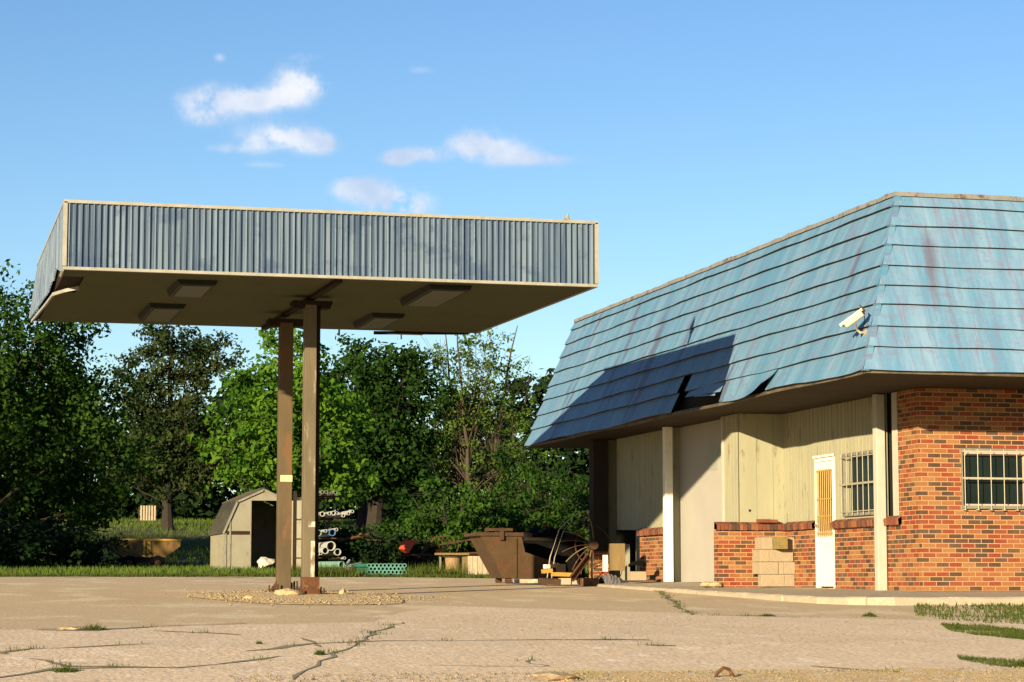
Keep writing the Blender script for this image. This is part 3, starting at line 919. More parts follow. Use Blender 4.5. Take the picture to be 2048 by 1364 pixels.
    def band(side, k):
        t0, t1 = tt[k], tt[k + 1]
        lo_off = .055
        mb_ = MB()
        step = .40
        if side == 'L':
            y_far0, y_far1 = 15.71 - .6 * t0, 15.71 - .6 * t1
            y_n0, y_n1 = ey + sl_ * t0, ey + sl_ * t1
            n = 44
        else:
            y_far0 = y_far1 = 12.0
            y_n0, y_n1 = ex + sl_ * t0, ex + sl_ * t1
            n = 34
        rows = []
        for i in range(n + 1):
            s = i / n
            u0 = y_n0 + (y_far0 - y_n0) * s; u1 = y_n1 + (y_far1 - y_n1) * s
            wv = (rng.uniform(-.005, .005) + .006 * math.sin(u0 * 1.9 + k)) * (0 < i < n)
            if k == 0 and side == 'L': wv += .018 * math.sin(u0 * 1.1) * (0 < i < n) * .8
            o0, o1 = lo_off + wv * .6, .008
            zb0 = ZB[k] - .022 + wv; zt0 = ZB[k + 1]
            tb = (zb0 - 2.95) / 2.6
            if side == 'L':
                hip = (i == 0)
                pb = (ex + sl_ * tb - o0 * ny, u0 - (o0 * ny if hip else 0), zb0 + o0 * nz_)
                pt = (ex + sl_ * t1 - o1 * ny, u1 - (o1 * ny if hip else 0), zt0 + o1 * nz_)
                pl = (ex + sl_ * tb + .015, u0 + (.015 if hip else 0), zb0 + .012)
            else:
                hip = (i == 0)
                pb = (u0 - (o0 * ny if hip else 0), ey + sl_ * tb - o0 * ny, zb0 + o0 * nz_)
                pt = (u1 - (o1 * ny if hip else 0), ey + sl_ * t1 - o1 * ny, zt0 + o1 * nz_)
                pl = (u0 + (.015 if hip else 0), ey + sl_ * tb + .015, zb0 + .012)
            rows.append((u0, pb, pt, pl))
        # every band has a hip-side overlap tab
        for i in range(n):
            (ua, b0, t0_, l0), (ub, b1, t1_, l1) = rows[i], rows[i + 1]
            um = (ua + ub) / 2
            if side == 'L' and k == 0 and (1.45 < um < 5.9): continue
            if side == 'L' and k == 1 and (5.55 < um < 6.2): continue
            mb_.add([b0, b1, t1_, t0_], [(0, 1, 2, 3)], 0)
            mb_.add([b0, l0, l1, b1], [(0, 1, 2, 3)], 1)
            if side == 'L' and i == n - 1: mb_.add([b1, l1, t1_], [(0, 1, 2)], 0)
        return mb_

    roof = MB()
    for k in range(9):
        q = band('L', k); roof.add(q.v, q.f); roof.m[-len(q.f):] = q.m
    # bent, half-loose sheets over the hole
    def curl(ya, yb, za, zb, fn, n=12, m=5):
        V, F = [], []
        for i in range(n + 1):
            for j in range(m + 1):
                y = ya + (yb - ya) * i / n; t = j / m
                z = za + (zb - za) * t
                tz = (z - 2.95) / 2.6
                o, dz = fn((y - ya) / (yb - ya), t)
                V.append((ex + sl_ * tz - o, y, z + dz))
        for i in range(n):
            for j in range(m):
                a = i * (m + 1) + j
                F.append((a, a + m + 1, a + m + 2, a + 1))
        return V, F
    V, F = curl(1.45, 3.75, 2.95, 3.28, lambda s, t: (.03 + .16 * (1 - t) ** 2 * (1 - s) ** 1.5, (.10 * (1 - s) ** 4 - .045 * math.sin(s * 3.1)) * (1 - t)))
    roof.add(V, F, 0)
    V, F = curl(3.75, 5.55, 3.16, 3.28, lambda s, t: (.03 + .05 * (1 - t) + .03 * math.sin(s * 4), -.05 * (1 - s) * (1 - t)))
    roof.add(V, F, 0)
    V, F = curl(4.0, 4.9, 3.07, 3.10, lambda s, t: (.05 + .05 * s, .05 * s))
    roof.add(V, F, 0)
    rl = roof.build('mansard_roof', [M_roofL, M_rustlip], ST)
    roof = MB()
    for k in range(9):
        q = band('F', k); roof.add(q.v, q.f); roof.m[-len(q.f):] = q.m
    roof.build('mansard_roof', [M_roofF, M_rustlip], ST)
    # hip cap strips
    h = MB()
    for k in range(9):
        o = .052
        a0, a1 = tt[k], tt[k + 1]
        pa = Vector((ex + sl_ * a0 - o, ey + sl_ * a0 - o, ZB[k] - .02)); pb = Vector((ex + sl_ * a1 - o * .55, ey + sl_ * a1 - o * .55, ZB[k + 1]))
        wd = .085
        h.add([pa, pa + Vector((0, wd, .0)), pb + Vector((0, wd, 0)), pb], [(0, 1, 2, 3)])
        h.add([pa, pa + Vector((wd, 0, .0)), pb + Vector((wd, 0, 0)), pb], [(0, 1, 2, 3)])
    h.build('hip_flashing', M_roofL, rl)
    # top cap
    c = MB()
    xt, yt = ex + sl_ * tt[9], ey + sl_ * tt[9]
    P = []
    n = 60
    for i in range(n + 1):
        y = 15.11 + (yt - 15.11) * i / n
        P.append((xt, y, rng.uniform(-.012, .014), 0))
    for i in range(1, 40):
        P.append((xt + (12 - xt) * i / 39, yt, rng.uniform(-.008, .008), 1))
    vs, fs = [], []
    for i, (x, y, dz, s) in enumerate(P):
        ox = -.05 if s == 0 else 0; oy = -.05 if (s == 1 or i == n) else 0
        vs += [(x + ox, y + oy, 5.47 + dz * .3), (x + ox * .9, y + oy * .9, 5.535 + dz), (x + (.08 if s == 0 else 0), y + (.08 if s == 1 or i == n else 0), 5.545 + dz)]
        if i:
            a = 3 * i
            fs += [(a - 3, a, a + 1, a - 2), (a - 2, a + 1, a + 2, a - 1)]
    c.add(vs, fs); c.build('roof_cap', M_cap, ST)
    # frame of the roof behind the sheets, with the flat deck
    d = MB(); o = .22
    d.add([(ex + o, ey + o, 2.97), (12, ey + o, 2.97), (12, 15.5, 2.97), (ex + o, 15.5, 2.97), (xt + .06, yt + .06, 5.5), (12, yt + .06, 5.5), (12, 15.05, 5.5), (xt + .06, 15.05, 5.5)],
          [(0, 1, 2, 3), (4, 7, 6, 5), (0, 4, 5, 1), (1, 5, 6, 2), (2, 6, 7, 3), (3, 7, 4, 0)])
    d.build('roof_framing', M_roofwood, ST)
    e = MB()
    e.add([(ex - .02, 15.71, 2.95), (ex + .4, 15.71, 2.95), (xt + .3, 15.12, 5.5), (xt - .02, 15.12, 5.5)], [(0, 1, 2, 3)]); e.build('roof_end', M_roofwood, ST)
    # soffit and eave drip edge
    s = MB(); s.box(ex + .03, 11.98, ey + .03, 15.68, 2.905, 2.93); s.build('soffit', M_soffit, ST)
    s = MB()
    ys = np.linspace(ey, 15.7, 70)
    for a, b in zip(ys[:-1], ys[1:]):
        w1 = .010 * math.sin(a * 1.3) ; w2 = .010 * math.sin(b * 1.3)
        s.add([(ex - .005, a, 2.90 + w1), (ex - .005, b, 2.90 + w2), (ex - .005, b, 2.945 + w2), (ex - .005, a, 2.945 + w1), (ex + .03, a, 2.90 + w1), (ex + .03, b, 2.90 + w2)],
              [(0, 1, 2, 3), (0, 4, 5, 1)])
    s.add([(ex, ey - .005, 2.90), (12, ey - .005, 2.90), (12, ey - .005, 2.945), (ex, ey - .005, 2.945)], [(0, 1, 2, 3)])
    s.build('drip_edge', mat('bare_drip_edge', (.10, .085, .055), (.04, .032, .022), 2, .7, contrast=3), ST)


station()


# security camera on the slope beside the hip
def security_camera():
    b = Vector((-1.47, -1.62, 3.49))
    c = thing('security_camera', b, 'pale cylindrical security camera on a bracket near the corner of the blue roof', 'security camera')
    p0 = Vector(at(1726, 626, -1.80)); p1 = Vector(at(1692, 651, -1.62))
    m = MB()
    m.tube([b + Vector((.03, .0, -.01)), b + Vector((-.03, 0, 0))], .05, 12)
    m.tube([b, b + Vector((-.09, -.01, -.01)), (b + p0 + p1 + Vector((-.12, 0, 0))) / 3 if False else b + Vector((-.13, .0, .03)), (p0 + p1) / 2 - Vector((0, 0, .04))], [.022, .018, .016, .016], 8)
    m.build('bracket', mat('bracket_paint', (.32, .27, .19), (.24, .19, .13), 8, .5), c)
    d = (p1 - p0).normalized()
    m = MB(); m.tube([p0, p1], .042, 14); h = m.build('housing', M_camw, c, smooth=False)
    side = d.cross(Vector((0, 0, 1))).normalized(); up = side.cross(d)
    m = MB()
    q = []
    for e in (p0 - d * .03, p1 + d * .06):
        for s_, u in ((-1, .02), (-.8, .066), (.8, .066), (1, .02)):
            q.append(e + side * s_ * .048 + up * u * .85)
    m.add(q, [(0, 1, 5, 4), (1, 2, 6, 5), (2, 3, 7, 6)])
    q2 = [v + up * .004 for v in q]
    m.add(q2, [(0, 1, 5, 4), (1, 2, 6, 5), (2, 3, 7, 6)])
    m.build('sun_shield', M_camw, c)
    m = MB(); m.tube([p1 + d * .001, p1 + d * .006], .04, 14); m.build('lens', M_glass, c)
    m = MB(); m.tube([p0 - d * .005, p0 - d * .03 + up * .01, p0 + up * .12 - d * .02], [.026, .022, .010], 8); m.build('rear_plug', M_rust, c)
    m = MB(); m.tube([p0 - d * .02, p0 + Vector((.04, .04, -.12)), b + Vector((-.05, .03, .0)), b + Vector((-.03, .13, -.14)), b + Vector((-.12, .30, -.42)), b + Vector((-.17, .36, -.55))], .006, 5)
    m.build('cable', M_black, c)


security_camera()


# ------------------------------------------------------------------ the canopy
CX0, CX1, CY0, CY1 = -12.03, -4.69, .413, 7.68


def csz(y):
    return 4.262 + .0144 * (y - CY0)


def canopy():
    t = thing('pump_canopy', (-8.35, 4.0, -.07), 'flat square canopy with ribbed blue-grey fascia on two rusty columns', 'canopy')
    H = .925
    # ribbed fascia, four sides
    for name_, ax in (('front', 0), ('left', 1), ('right', 2), ('back', 3)):
        m = MB()
        if ax in (0, 3):
            a0, a1 = CX0, CX1
        else:
            a0, a1 = CY0, CY1
        pitch = .0815; n = int((a1 - a0) / pitch); pitch = (a1 - a0) / n
        prof = []
        for i in range(n):
            a = a0 + i * pitch
            wv = rng.uniform(-.003, .003)
            prof += [(a, 0), (a + pitch * .30, 0), (a + pitch * .40, .032 + wv), (a + pitch * .56, .032 + wv), (a + pitch * .66, .004), (a + pitch * .8, .012), (a + pitch * .9, .004)]
        prof.append((a1, 0))
        vs = []
        for (a, d) in prof:
            for s in (0, 1):
                if ax == 0: p = (a, CY0 - d, csz(CY0) + .03 + s * (H - .06))
                elif ax == 3: p = (a, CY1 + d, csz(CY1) + .03 + s * (H - .06))
                elif ax == 1:
                    # lower edge of the left side is peeled up near the front corner
                    lift = 0; push = 0
                    if s == 0:
                        u = a - CY0
                        lift = .02 + .20 * max(0, 1 - abs(u - 1.9) / 1.3) if u > .6 else .0
                        push = .02 + .10 * max(0, (u - 2.6) / 4.7) if u > 2.6 else 0
                    p = (CX0 - d - push, a, csz(a) + .02 + lift + s * (H - .05 - lift))
                else: p = (CX1 + d, a, csz(a) + .03 + s * (H - .06))
                vs.append(p)
        fs = [(2 * i, 2 * i + 2, 2 * i + 3, 2 * i + 1) for i in range(len(prof) - 1)]
        m.add(vs, fs)
        m.build('fascia', M_corr, t)
    # inner skin so the canopy is a closed box
    m = MB(); e = .03
    m.add([(CX0 + e, CY0 + e, csz(CY0) + .03), (CX1 - e, CY0 + e, csz(CY0) + .03), (CX1 - e, CY1 - e, csz(CY1) + .03), (CX0 + e, CY1 - e, csz(CY1) + .03),
           (CX0 + e, CY0 + e, csz(CY0) + .88), (CX1 - e, CY0 + e, csz(CY0) + .88), (CX1 - e, CY1 - e, csz(CY1) + .88), (CX0 + e, CY1 - e, csz(CY1) + .88)],
          [(0, 1, 2, 3), (4, 7, 6, 5), (0, 4, 5, 1), (1, 5, 6, 2), (2, 6, 7, 3), (3, 7, 4, 0)])
    m.build('roof_deck', M_steel, t)
    # soffit sheet in planks
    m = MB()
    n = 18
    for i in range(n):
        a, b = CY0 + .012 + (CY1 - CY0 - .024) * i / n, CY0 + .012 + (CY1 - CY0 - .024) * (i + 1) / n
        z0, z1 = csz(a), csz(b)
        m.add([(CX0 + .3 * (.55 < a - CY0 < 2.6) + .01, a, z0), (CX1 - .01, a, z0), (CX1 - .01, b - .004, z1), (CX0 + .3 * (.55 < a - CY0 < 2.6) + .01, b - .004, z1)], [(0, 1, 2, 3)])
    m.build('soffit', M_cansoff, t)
    # trims
    m = MB()
    for (z, h, d, yy) in ((csz(CY0) + H - .036, .042, .042, CY0), (csz(CY0) - .008, .040, .042, CY0)):
        m.box(CX0 - .035, CX1 + .035, yy - d, yy + .02, z, z + h)
    m.box(CX0 - .042, CX0 + .012, CY0 - .042, CY0 + .02, csz(CY0) + .04, csz(CY0) + H - .02)
    m.box(CX1 - .008, CX1 + .042, CY0 - .042, CY0 + .02, csz(CY0) + .04, csz(CY0) + H - .02)
    for (xx, s) in ((CX0, -1), (CX1, 1)):
        z0, z1 = csz(CY0) + H - .02, csz(CY1) + H - .02
        xa, xb = (xx - .035, xx + .02) if s < 0 else (xx - .02, xx + .035)
        m.add([(xa, CY0 + .02, z0), (xb, CY0 + .02, z0), (xb, CY1, z1), (xa, CY1, z1), (xa, CY0 + .02, z0 + .04), (xb, CY0 + .02, z0 + .04), (xb, CY1, z1 + .04), (xa, CY1, z1 + .04)],
              [(0, 3, 2, 1), (4, 5, 6, 7), (0, 1, 5, 4), (1, 2, 6, 5), (2, 3, 7, 6), (3, 0, 4, 7)])
    z0, z1 = csz(CY0), csz(CY1)
    m.add([(CX1 - .02, CY0 + .02, z0 - .01), (CX1 + .03, CY0 + .02, z0 - .01), (CX1 + .03, CY1, z1 - .01), (CX1 - .02, CY1, z1 - .01),
           (CX1 - .02, CY0 + .02, z0 + .03), (CX1 + .03, CY0 + .02, z0 + .03), (CX1 + .03, CY1, z1 + .03), (CX1 - .02, CY1, z1 + .03)],
          [(0, 3, 2, 1), (4, 5, 6, 7), (0, 1, 5, 4), (1, 2, 6, 5), (2, 3, 7, 6), (3, 0, 4, 7)])
    m.box(CX1 - .45, CX1 - .40, CY0 - .03, CY0 + .02, csz(CY0) + H + .02, csz(CY0) + H + .06)
    m.build('edge_trim', M_trim, t)
    m = MB(); q = at(1135, 440, 3.1); zt = csz(3) + .88
    m.tube([(q[0], 3.1, zt), (q[0], 3.1, zt + .26)], .035, 10); m.tube([(q[0], 3.1, zt + .22), (q[0], 3.1, zt + .27), (q[0], 3.1, zt + .40), (q[0], 3.1, zt + .56)], [.05, .075, .06, .008], 10)
    m.build('roof_vent', M_trim, t)
    # torn strip of trim at the left corner
    m = MB()
    P = [(CX0 - .03, .41, 4.255), (CX0 - .03, .95, 4.24)]
    for a, b in zip(P[:-1], P[1:]): m.tube([a, b], .022, 4)
    m.build('torn_trim', M_trim, t); m = MB()
    pts = [(CX0 + .30, 2.35, 4.24), (CX0 + .12, 2.55, 4.22), (CX0 - .02, 3.2, 4.24), (CX0 - .05, 4.6, 4.26), (CX0 - .12, 7.6, 4.33)]
    for a, b in zip(pts[:-1], pts[1:]):
        a, b = Vector(a), Vector(b)
        m.add([a, b, b + Vector((.008, 0, .05)), a + Vector((.008, 0, .05)), a + Vector((.03, .0, .0)), b + Vector((.03, 0, 0))], [(0, 1, 2, 3), (0, 4, 5, 1)])
    m.build('torn_trim', M_trim, t)
    # beams and column caps under the soffit
    m = MB()
    m.add([(-8.38, CY0 + .1, csz(CY0) - .05), (-8.28, CY0 + .1, csz(CY0) - .05), (-8.28, CY1 - .1, csz(CY1) - .05), (-8.38, CY1 - .1, csz(CY1) - .05), (-8.38, CY0 + .1, csz(CY0)), (-8.28, CY0 + .1, csz(CY0)), (-8.28, CY1 - .1, csz(CY1)), (-8.38, CY1 - .1, csz(CY1))], [(0, 1, 2, 3), (0, 4, 5, 1), (3, 2, 6, 7), (0, 3, 7, 4), (1, 5, 6, 2)])
    m.build('beam', M_steel, t)
    for i, (y, mm) in enumerate(((2.80, M_post2), (5.20, M_post))):
        zb = zg(y) - .05
        c = MB()
        w = .098
        if i == 0:   # open-backed column: face sheet, flange edges, recess on the right
            c.box(-8.43, -8.26, y - .10, y + .10, zb, 4.17)
            c.box(-8.26, -8.235, y + .02, y + .10, zb, 4.17)
        else:
            c.box(-8.435, -8.225, y - .10, y + .10, zb, 4.17)
        o = c.build('column', mm, t, bevel=.006)
        o['label'] = ('nearer column with peeling white paint low down' if i == 0 else 'farther column, rust-brown with one yellow-white band')
        if i == 0:
            d = MB(); d.box(-8.235, -8.19, y + .0, y + .10, zb + .30, 4.17); d.build('conduit', M_steel, o)
            d = MB(); d.box(-8.32, -8.262, y - .104, y - .101, .16, .72); d.box(-8.36, -8.262, y - .104, y - .101, .92, 1.0); d.build('peeled_paint', mat('peeling_white', (.50, .46, .38), (.15, .11, .07), 9, .7, stretch=(1, 1, .5), contrast=3.2), o)
            d = MB(); d.box(-8.435, -8.19, y - .108, y + .108, zb, .20); d.build('rusty_shoe', M_rust, o)
        else:
            d = MB(); d.box(-8.41, -8.222, y - .104, y - .101, 1.68, 1.78); d.build('paint_band', mat('pale_yellow_paint', (.50, .44, .22), (.46, .38, .18), 9, .7), o)
        c = MB()
        c.box(-8.62, -8.04, y - .16, y + .16, 4.165, 4.22)
        c.box(-8.60, -8.46, y - .12, y + .12, 4.11, 4.165); c.box(-8.20, -8.06, y - .12, y + .12, 4.12, 4.165)
        c.build('cap_plate', M_steel, t)
        c = MB()
        c.box(-8.58, -8.08, y - .22, y + .22, zg(y) + .0, zg(y) + .035)
        for (dx, dy) in ((-.20, -.17), (-.12, -.18), (.20, -.16), (.13, -.18), (-.2, .15), (.2, .15), (-.22, 0), (.22, 0)):
            hgt = rng.uniform(.10, .19)
            c.tube([(-8.33 + dx, y + dy, zg(y)), (-8.33 + dx + rng.uniform(-.01, .01), y + dy, zg(y) + hgt)], .013, 6)
            c.tube([(-8.33 + dx, y + dy, zg(y) + .035), (-8.33 + dx, y + dy, zg(y) + .065)], .026, 6)
        for s in (-1, 1):
            c.add([(-8.33 + s * .10, y - .02, zg(y) + .03), (-8.33 + s * .22, y - .02, zg(y) + .03), (-8.33 + s * .10, y - .02, zg(y) + .20),
                   (-8.33 + s * .10, y + .0, zg(y) + .03), (-8.33 + s * .22, y + .0, zg(y) + .03), (-8.33 + s * .10, y + .0, zg(y) + .20)],
                  [(0, 1, 2), (3, 5, 4), (0, 3, 4, 1), (1, 4, 5, 2), (2, 5, 3, 0)])
        c.build('base_plate', M_rustd, t)
    # recessed-box lamps under the soffit
    for (x0, x1, y0, y1) in ((-10.47, -9.90, 1.15, 2.55), (-7.02, -6.38, .75, 2.75), (-10.55, -9.98, 4.35, 6.2), (-7.05, -6.5, 4.8, 6.4)):
        l = MB(); z = csz(y0)
        l.prism([(x0, z + .01), (x1, z + .01), (x1 - .04, z - .07), (x0 + .04, z - .07)], 1, y0, y1)
        o = l.build('lamp', M_lamp, t)
        l = MB(); l.box(x0 + .09, x1 - .09, y0 + .08, y1 - .08, z - .078, z - .071); l.build('lens', mat('dusty_lens', (.018, .023, .010), (.014, .017, .008), 3, .4), o)
    # bits of torn metal at the back edge
    m = MB()
    m.box(-7.16, -7.13, 7.1, 7.12, 4.20, 4.33); m.build('torn_metal', M_trim, t); m = MB(); m.box(-6.35, -5.75, 7.0, 7.02, 4.235, 4.25); m.box(-6.06, -6.04, 7.3, 7.32, 4.19, 4.28)
    m.build('torn_metal', M_trim, t)
    m = MB(); m.add([(-6.45, 7.69, 4.30), (-4.8, 7.69, 4.34), (-4.8, 7.69, 4.40), (-6.45, 7.69, 4.36)], [(0, 1, 2, 3)]); m.build('sagging_strip', M_steel, t)


canopy()


# gravel island with stones round the columns
def pebbles(name, n, cx, cy, rx, ry, smin, smax, m, lift=.0, seed=1, gauss=True):
    r = np.random.default_rng(seed)
    base = np.array([(1, 0, 0), (-1, 0, 0), (0, 1, 0), (0, -1, 0), (0, 0, 1), (0, 0, -1)], float)
    tri = np.array([(0, 2, 4), (2, 1, 4), (1, 3, 4), (3, 0, 4), (2, 0, 5), (1, 2, 5), (3, 1, 5), (0, 3, 5)])
    V, F = [], []
    for i in range(n):
        if gauss: x, y = r.normal(cx, rx), r.normal(cy, ry)
        else: x, y = r.uniform(cx - rx, cx + rx), r.uniform(cy - ry, cy + ry)
        s = smin + (smax - smin) * r.random() ** 2.5
        a = r.uniform(0, 6.28); ca, sa = math.cos(a), math.sin(a)
        b = base * (s * r.uniform(.6, 1.3, (6, 1))) * np.array([1, 1, .7])
        b = np.stack([b[:, 0] * ca - b[:, 1] * sa, b[:, 0] * sa + b[:, 1] * ca, b[:, 2]], 1) + np.array([x, y, zg(y) + lift + s * .25])
        V.append(b); F.append(tri + 6 * i)
    return raw(name, np.concatenate(V), np.concatenate(F), m)


m = MB()
cx, cy = -8.55, 2.2
ring = [(cx + 1.45 * math.cos(a) * (1 + .12 * math.sin(3 * a)), cy + 3.7 * math.sin(a) * (1 + .1 * math.cos(2 * a))) for a in np.linspace(0, 2 * math.pi, 40, endpoint=False)]
vs = [(cx, cy, zg(cy) + .05)] + [(x, y, zg(y) + .012) for x, y in ring] + [((x + cx) / 2, (y + cy) / 2, zg((y + cy) / 2) + .045) for x, y in ring]
n = len(ring)
m.add(vs, [(0, 1 + n + i, 1 + n + (i + 1) % n) for i in range(n)] + [(1 + n + i, 1 + i, 1 + (i + 1) % n, 1 + n + (i + 1) % n) for i in range(n)])
tag(m.build('gravel_island', M_bank, smooth=True), kind='structure')
tag(pebbles('gravel', 4200, cx, cy - .2, .62, 1.5, .006, .028, M_gravel, .03, 3), 'loose pale gravel heaped round the column feet', 'gravel', kind='stuff')
tag(pebbles('gravel', 3400, -5.2, -8.6, 3.8, 3.6, .003, .010, M_gravel, .01, 4, False), 'loose gravel scattered over the front pavement', 'gravel', kind='stuff')
tag(pebbles('gravel', 6000, -8.2, -15.6, 3.6, .8, .003, .012, M_gravel, .015, 5, False), 'rubble and stones along the near dirt verge', 'gravel', kind='stuff')
for (x, y, Y, r, lab) in ((576, 1196, 2.2, (.20, .14, .085), 'largest sandy rock, leaning at the foot of the farther column'), (685, 1190, 2.9, (.055, .06, .075), 'small upright orange stone right of the column bases'),
                          (500, 1206, 1.2, (.10, .09, .035), 'flat pale stone at the left end of the gravel island')):
    mm = MB(); p = at(x, y, Y)
    mm.rock((p[0], Y, zg(Y) + r[2] * .5 + .02), r, seed=int(x), sub=2)
    tag(mm.build('rock', M_rock), lab, 'rock')
mm = MB(); q = gp(152, 1260)
mm.rock((q[0], q[1], zg(q[1]) + .015), (.20, .3, .025), seed=5, sub=2)
tag(mm.build('rock', M_rock), 'flat pale stone slab lying by the long weedy joint at left', 'rock')
mm = MB(); q = gp(1110, 1358)
mm.rock((q[0], q[1], zg(q[1]) + .01), (.17, .35, .045), seed=9, sub=2)
tag(mm.build('rock', M_rock), 'broad low sandy rock at the bottom edge of the near verge', 'rock')
mm = MB(); q = gp(1450, 1359)
mm.tube([(q[0] - .085, q[1], zg(q[1]) - .01), (q[0] - .05, q[1], zg(q[1]) + .05), (q[0] - .01, q[1], zg(q[1]) + .08), (q[0] + .03, q[1], zg(q[1]) + .07), (q[0] + .08, q[1], zg(q[1]) - .01)], .012, 8)
tag(mm.build('iron_loop', M_rust), 'bent rusty iron loop sticking out of the near dirt verge', 'scrap iron')


# ------------------------------------------------------------------ grass and weeds
def blades(pts, hmin, hmax, w, seed=1, lean=.5):
    r = np.random.default_rng(seed)
    P = np.asarray(pts, float); n = len(P)
    h = r.uniform(hmin, hmax, n); a = r.uniform(0, 2 * math.pi, n); la = r.uniform(0, 2 * math.pi, n); ln = r.uniform(.1, lean, n) * h
    dx, dy = np.cos(a) * w, np.sin(a) * w
    b0 = P + np.stack([dx, dy, 0 * dx], 1); b1 = P - np.stack([dx, dy, 0 * dx], 1)
    tip = P + np.stack([np.cos(la) * ln, np.sin(la) * ln, h], 1)
    V = np.stack([b0, b1, tip], 1).reshape(-1, 3)
    F = np.arange(3 * n).reshape(-1, 3)
    return V, F


def scatter(n, fx, seed):
    r = np.random.default_rng(seed)
    out = []
    while len(out) < n:
        p = fx(r)
        if p is not None: out.append((p[0], p[1], zg(p[1]) + .003))
    return out


def edge_fx(r):
    x = r.uniform(-17, 2.2)
    if r.random() > .55 + .45 * math.sin(x * 1.3) * math.sin(x * .47 + 1): return None
    y = lot_hi(x) + abs(r.normal(0, .55)) + .02 - (.25 if r.random() < .25 else 0) + max(0, r.normal(0, .5))
    return (x, y)


r_ = random.Random(5)
TXg = lambda px: gpx(px, 19.2)
V, F = blades(scatter(26000, edge_fx, 1), .02, .10, .010, 1)
tag(raw('edge_grass', V, F, G_grass), 'uneven green grass along the far edge of the lot', 'grass', kind='stuff')


def lawn_fx(r):
    y = r.uniform(20, 36) if r.random() < .5 else r.uniform(36, 75)
    x = r.uniform(-14 + .0 * y, 10)
    return (x, y)


V, F = blades([(x, y, zg(y)) for cxp, n_, hh in ((655, 260, 0), (700, 220, 0), (850, 300, 0), (905, 200, 0), (610, 160, 0)) for x, y in [(TXg(cxp) + r_.gauss(0, .22), 19.2 + r_.gauss(0, .35)) for _ in range(n_)]], .12, .36, .012, 31, .5)
tag(raw('tall_weeds', V, F, G_grass), 'taller weeds along the back edge of the lot by the pipes', 'weeds', kind='stuff')
V, F = blades(scatter(52000, lawn_fx, 2), .06, .20, .022, 2)
tag(raw('field_grass', V, F, G_lawn), 'rough grass of the field behind the lot', 'grass', kind='stuff')


def patch(poly_px, n, h, seed, w=.006, m=None, name='grass_patch', label=None):
    P = [gp(*q) for q in poly_px]
    xs_ = [p[0] for p in P]; ys_ = [p[1] for p in P]

    def inside(x, y):
        c = False; j = len(P) - 1
        for i in range(len(P)):
            if (P[i][1] > y) != (P[j][1] > y) and x < (P[j][0] - P[i][0]) * (y - P[i][1]) / (P[j][1] - P[i][1]) + P[i][0]: c = not c
            j = i
        return c
    ph = seed * 1.7

    def fx(r):
        x, y = r.uniform(min(xs_), max(xs_)), r.uniform(min(ys_), max(ys_))
        if not inside(x, y): return None
        k = math.sin(x * 5 + ph) * math.sin(y * 2.3 + ph) + .4 * math.sin(x * 13 + y * 7)
        return (x, y) if r.random() < .65 + .5 * k else None
    V, F = blades(scatter(n, fx, seed), h * .35, h, w, seed)
    return tag(raw(name, V, F, m or G_grass), label, 'grass', kind='stuff')


patch([(1815, 1222), (1850, 1219), (2060, 1224), (2200, 1226), (2200, 1256), (2048, 1251), (1960, 1248), (1880, 1240), (1830, 1232)], 26000, .065, 21, .009, label='green grass strip in front of the kerb below the front window')
patch([(1880, 1250), (1960, 1252), (2060, 1266), (2150, 1275), (2048, 1282), (1950, 1272), (1900, 1264)], 4500, .045, 22, .006, label='thinner grass streak in gravel below the kerb strip')
patch([(1910, 1312), (1980, 1320), (2060, 1322), (2060, 1342), (1980, 1334), (1920, 1322)], 1800, .035, 23, .004, label='low grass streak in the gravel at the right edge')
patch([(690, 1207), (740, 1203), (820, 1208), (900, 1212), (800, 1218), (740, 1226), (700, 1222)], 1800, .085, 24, .005, label='weedy grass beside the gravel island')
patch([(1080, 1345), (1400, 1343), (1900, 1343), (2060, 1345), (2060, 1364), (1060, 1364)], 9000, .022, 25, .004, G_dry, 'straw', label='dry straw-coloured stubble on the near verge')
pts = []
r_ = random.Random(5)
for k, P in enumerate(crack_pts):
    if k in (10, 11, 12): continue
    for p in P:
        if r_.random() < (.5 if k in (0, 5, 13) else .28):
            for _ in range(r_.randint(4, 26)):
                x, y = p[0] + r_.gauss(0, .05), p[1] + r_.gauss(0, .08)
                pts.append((x, y, zg(y) + .01))
V, F = blades(pts, .012, .05, .004, 9)
tag(raw('crack_weeds', V, F, G_grass), 'small weeds growing out of the pavement cracks', 'weeds', kind='stuff')
# the weed tufts one can point at
for i, (x, y, h, w_, lab) in enumerate(((188, 1262, .09, .16, 'bushy weed tuft on the long joint at left, by the pale slab'), (1535, 1234, .05, .14, 'flat weed tuft on the far seam of pale pavement'),
                                        (1740, 1234, .075, .10, 'dark green weed tuft left of the kerb grass strip'), (640, 1312, .06, .05, 'weed tuft on the diagonal crack'),
                                        (518, 1290, .035, .035, 'tiny bright weed left of the diagonal crack'), (715, 1218, .10, .13, 'leafy weed clump right of the gravel island'),
                                        (130, 1345, .05, .16, 'weed clump on the lowest joint at bottom left'), (2040, 1336, .06, .10, 'weed tuft at the right edge of the gravel'))):
    q = gp(x, y)
    P = [(q[0] + w_ * .75 * math.sqrt(k / 400) * math.cos(k * 2.4) * (1 + .3 * math.sin(k * 2.4 * 3)), q[1] + w_ * 1.0 * math.sqrt(k / 400) * math.sin(k * 2.4)) for k in range(400)]
    fall = np.array([1.15 - .95 * math.sqrt(k / 400) for k in range(400)])
    V, F = blades([(a, b, zg(b) + .005) for a, b in P], h * .3 * fall, h * 1.1 * fall, .005, 40 + i, 1.1)
    tag(raw('weed_tuft', V, F, G_grass), lab, 'weed', 'weed tufts in the pavement')


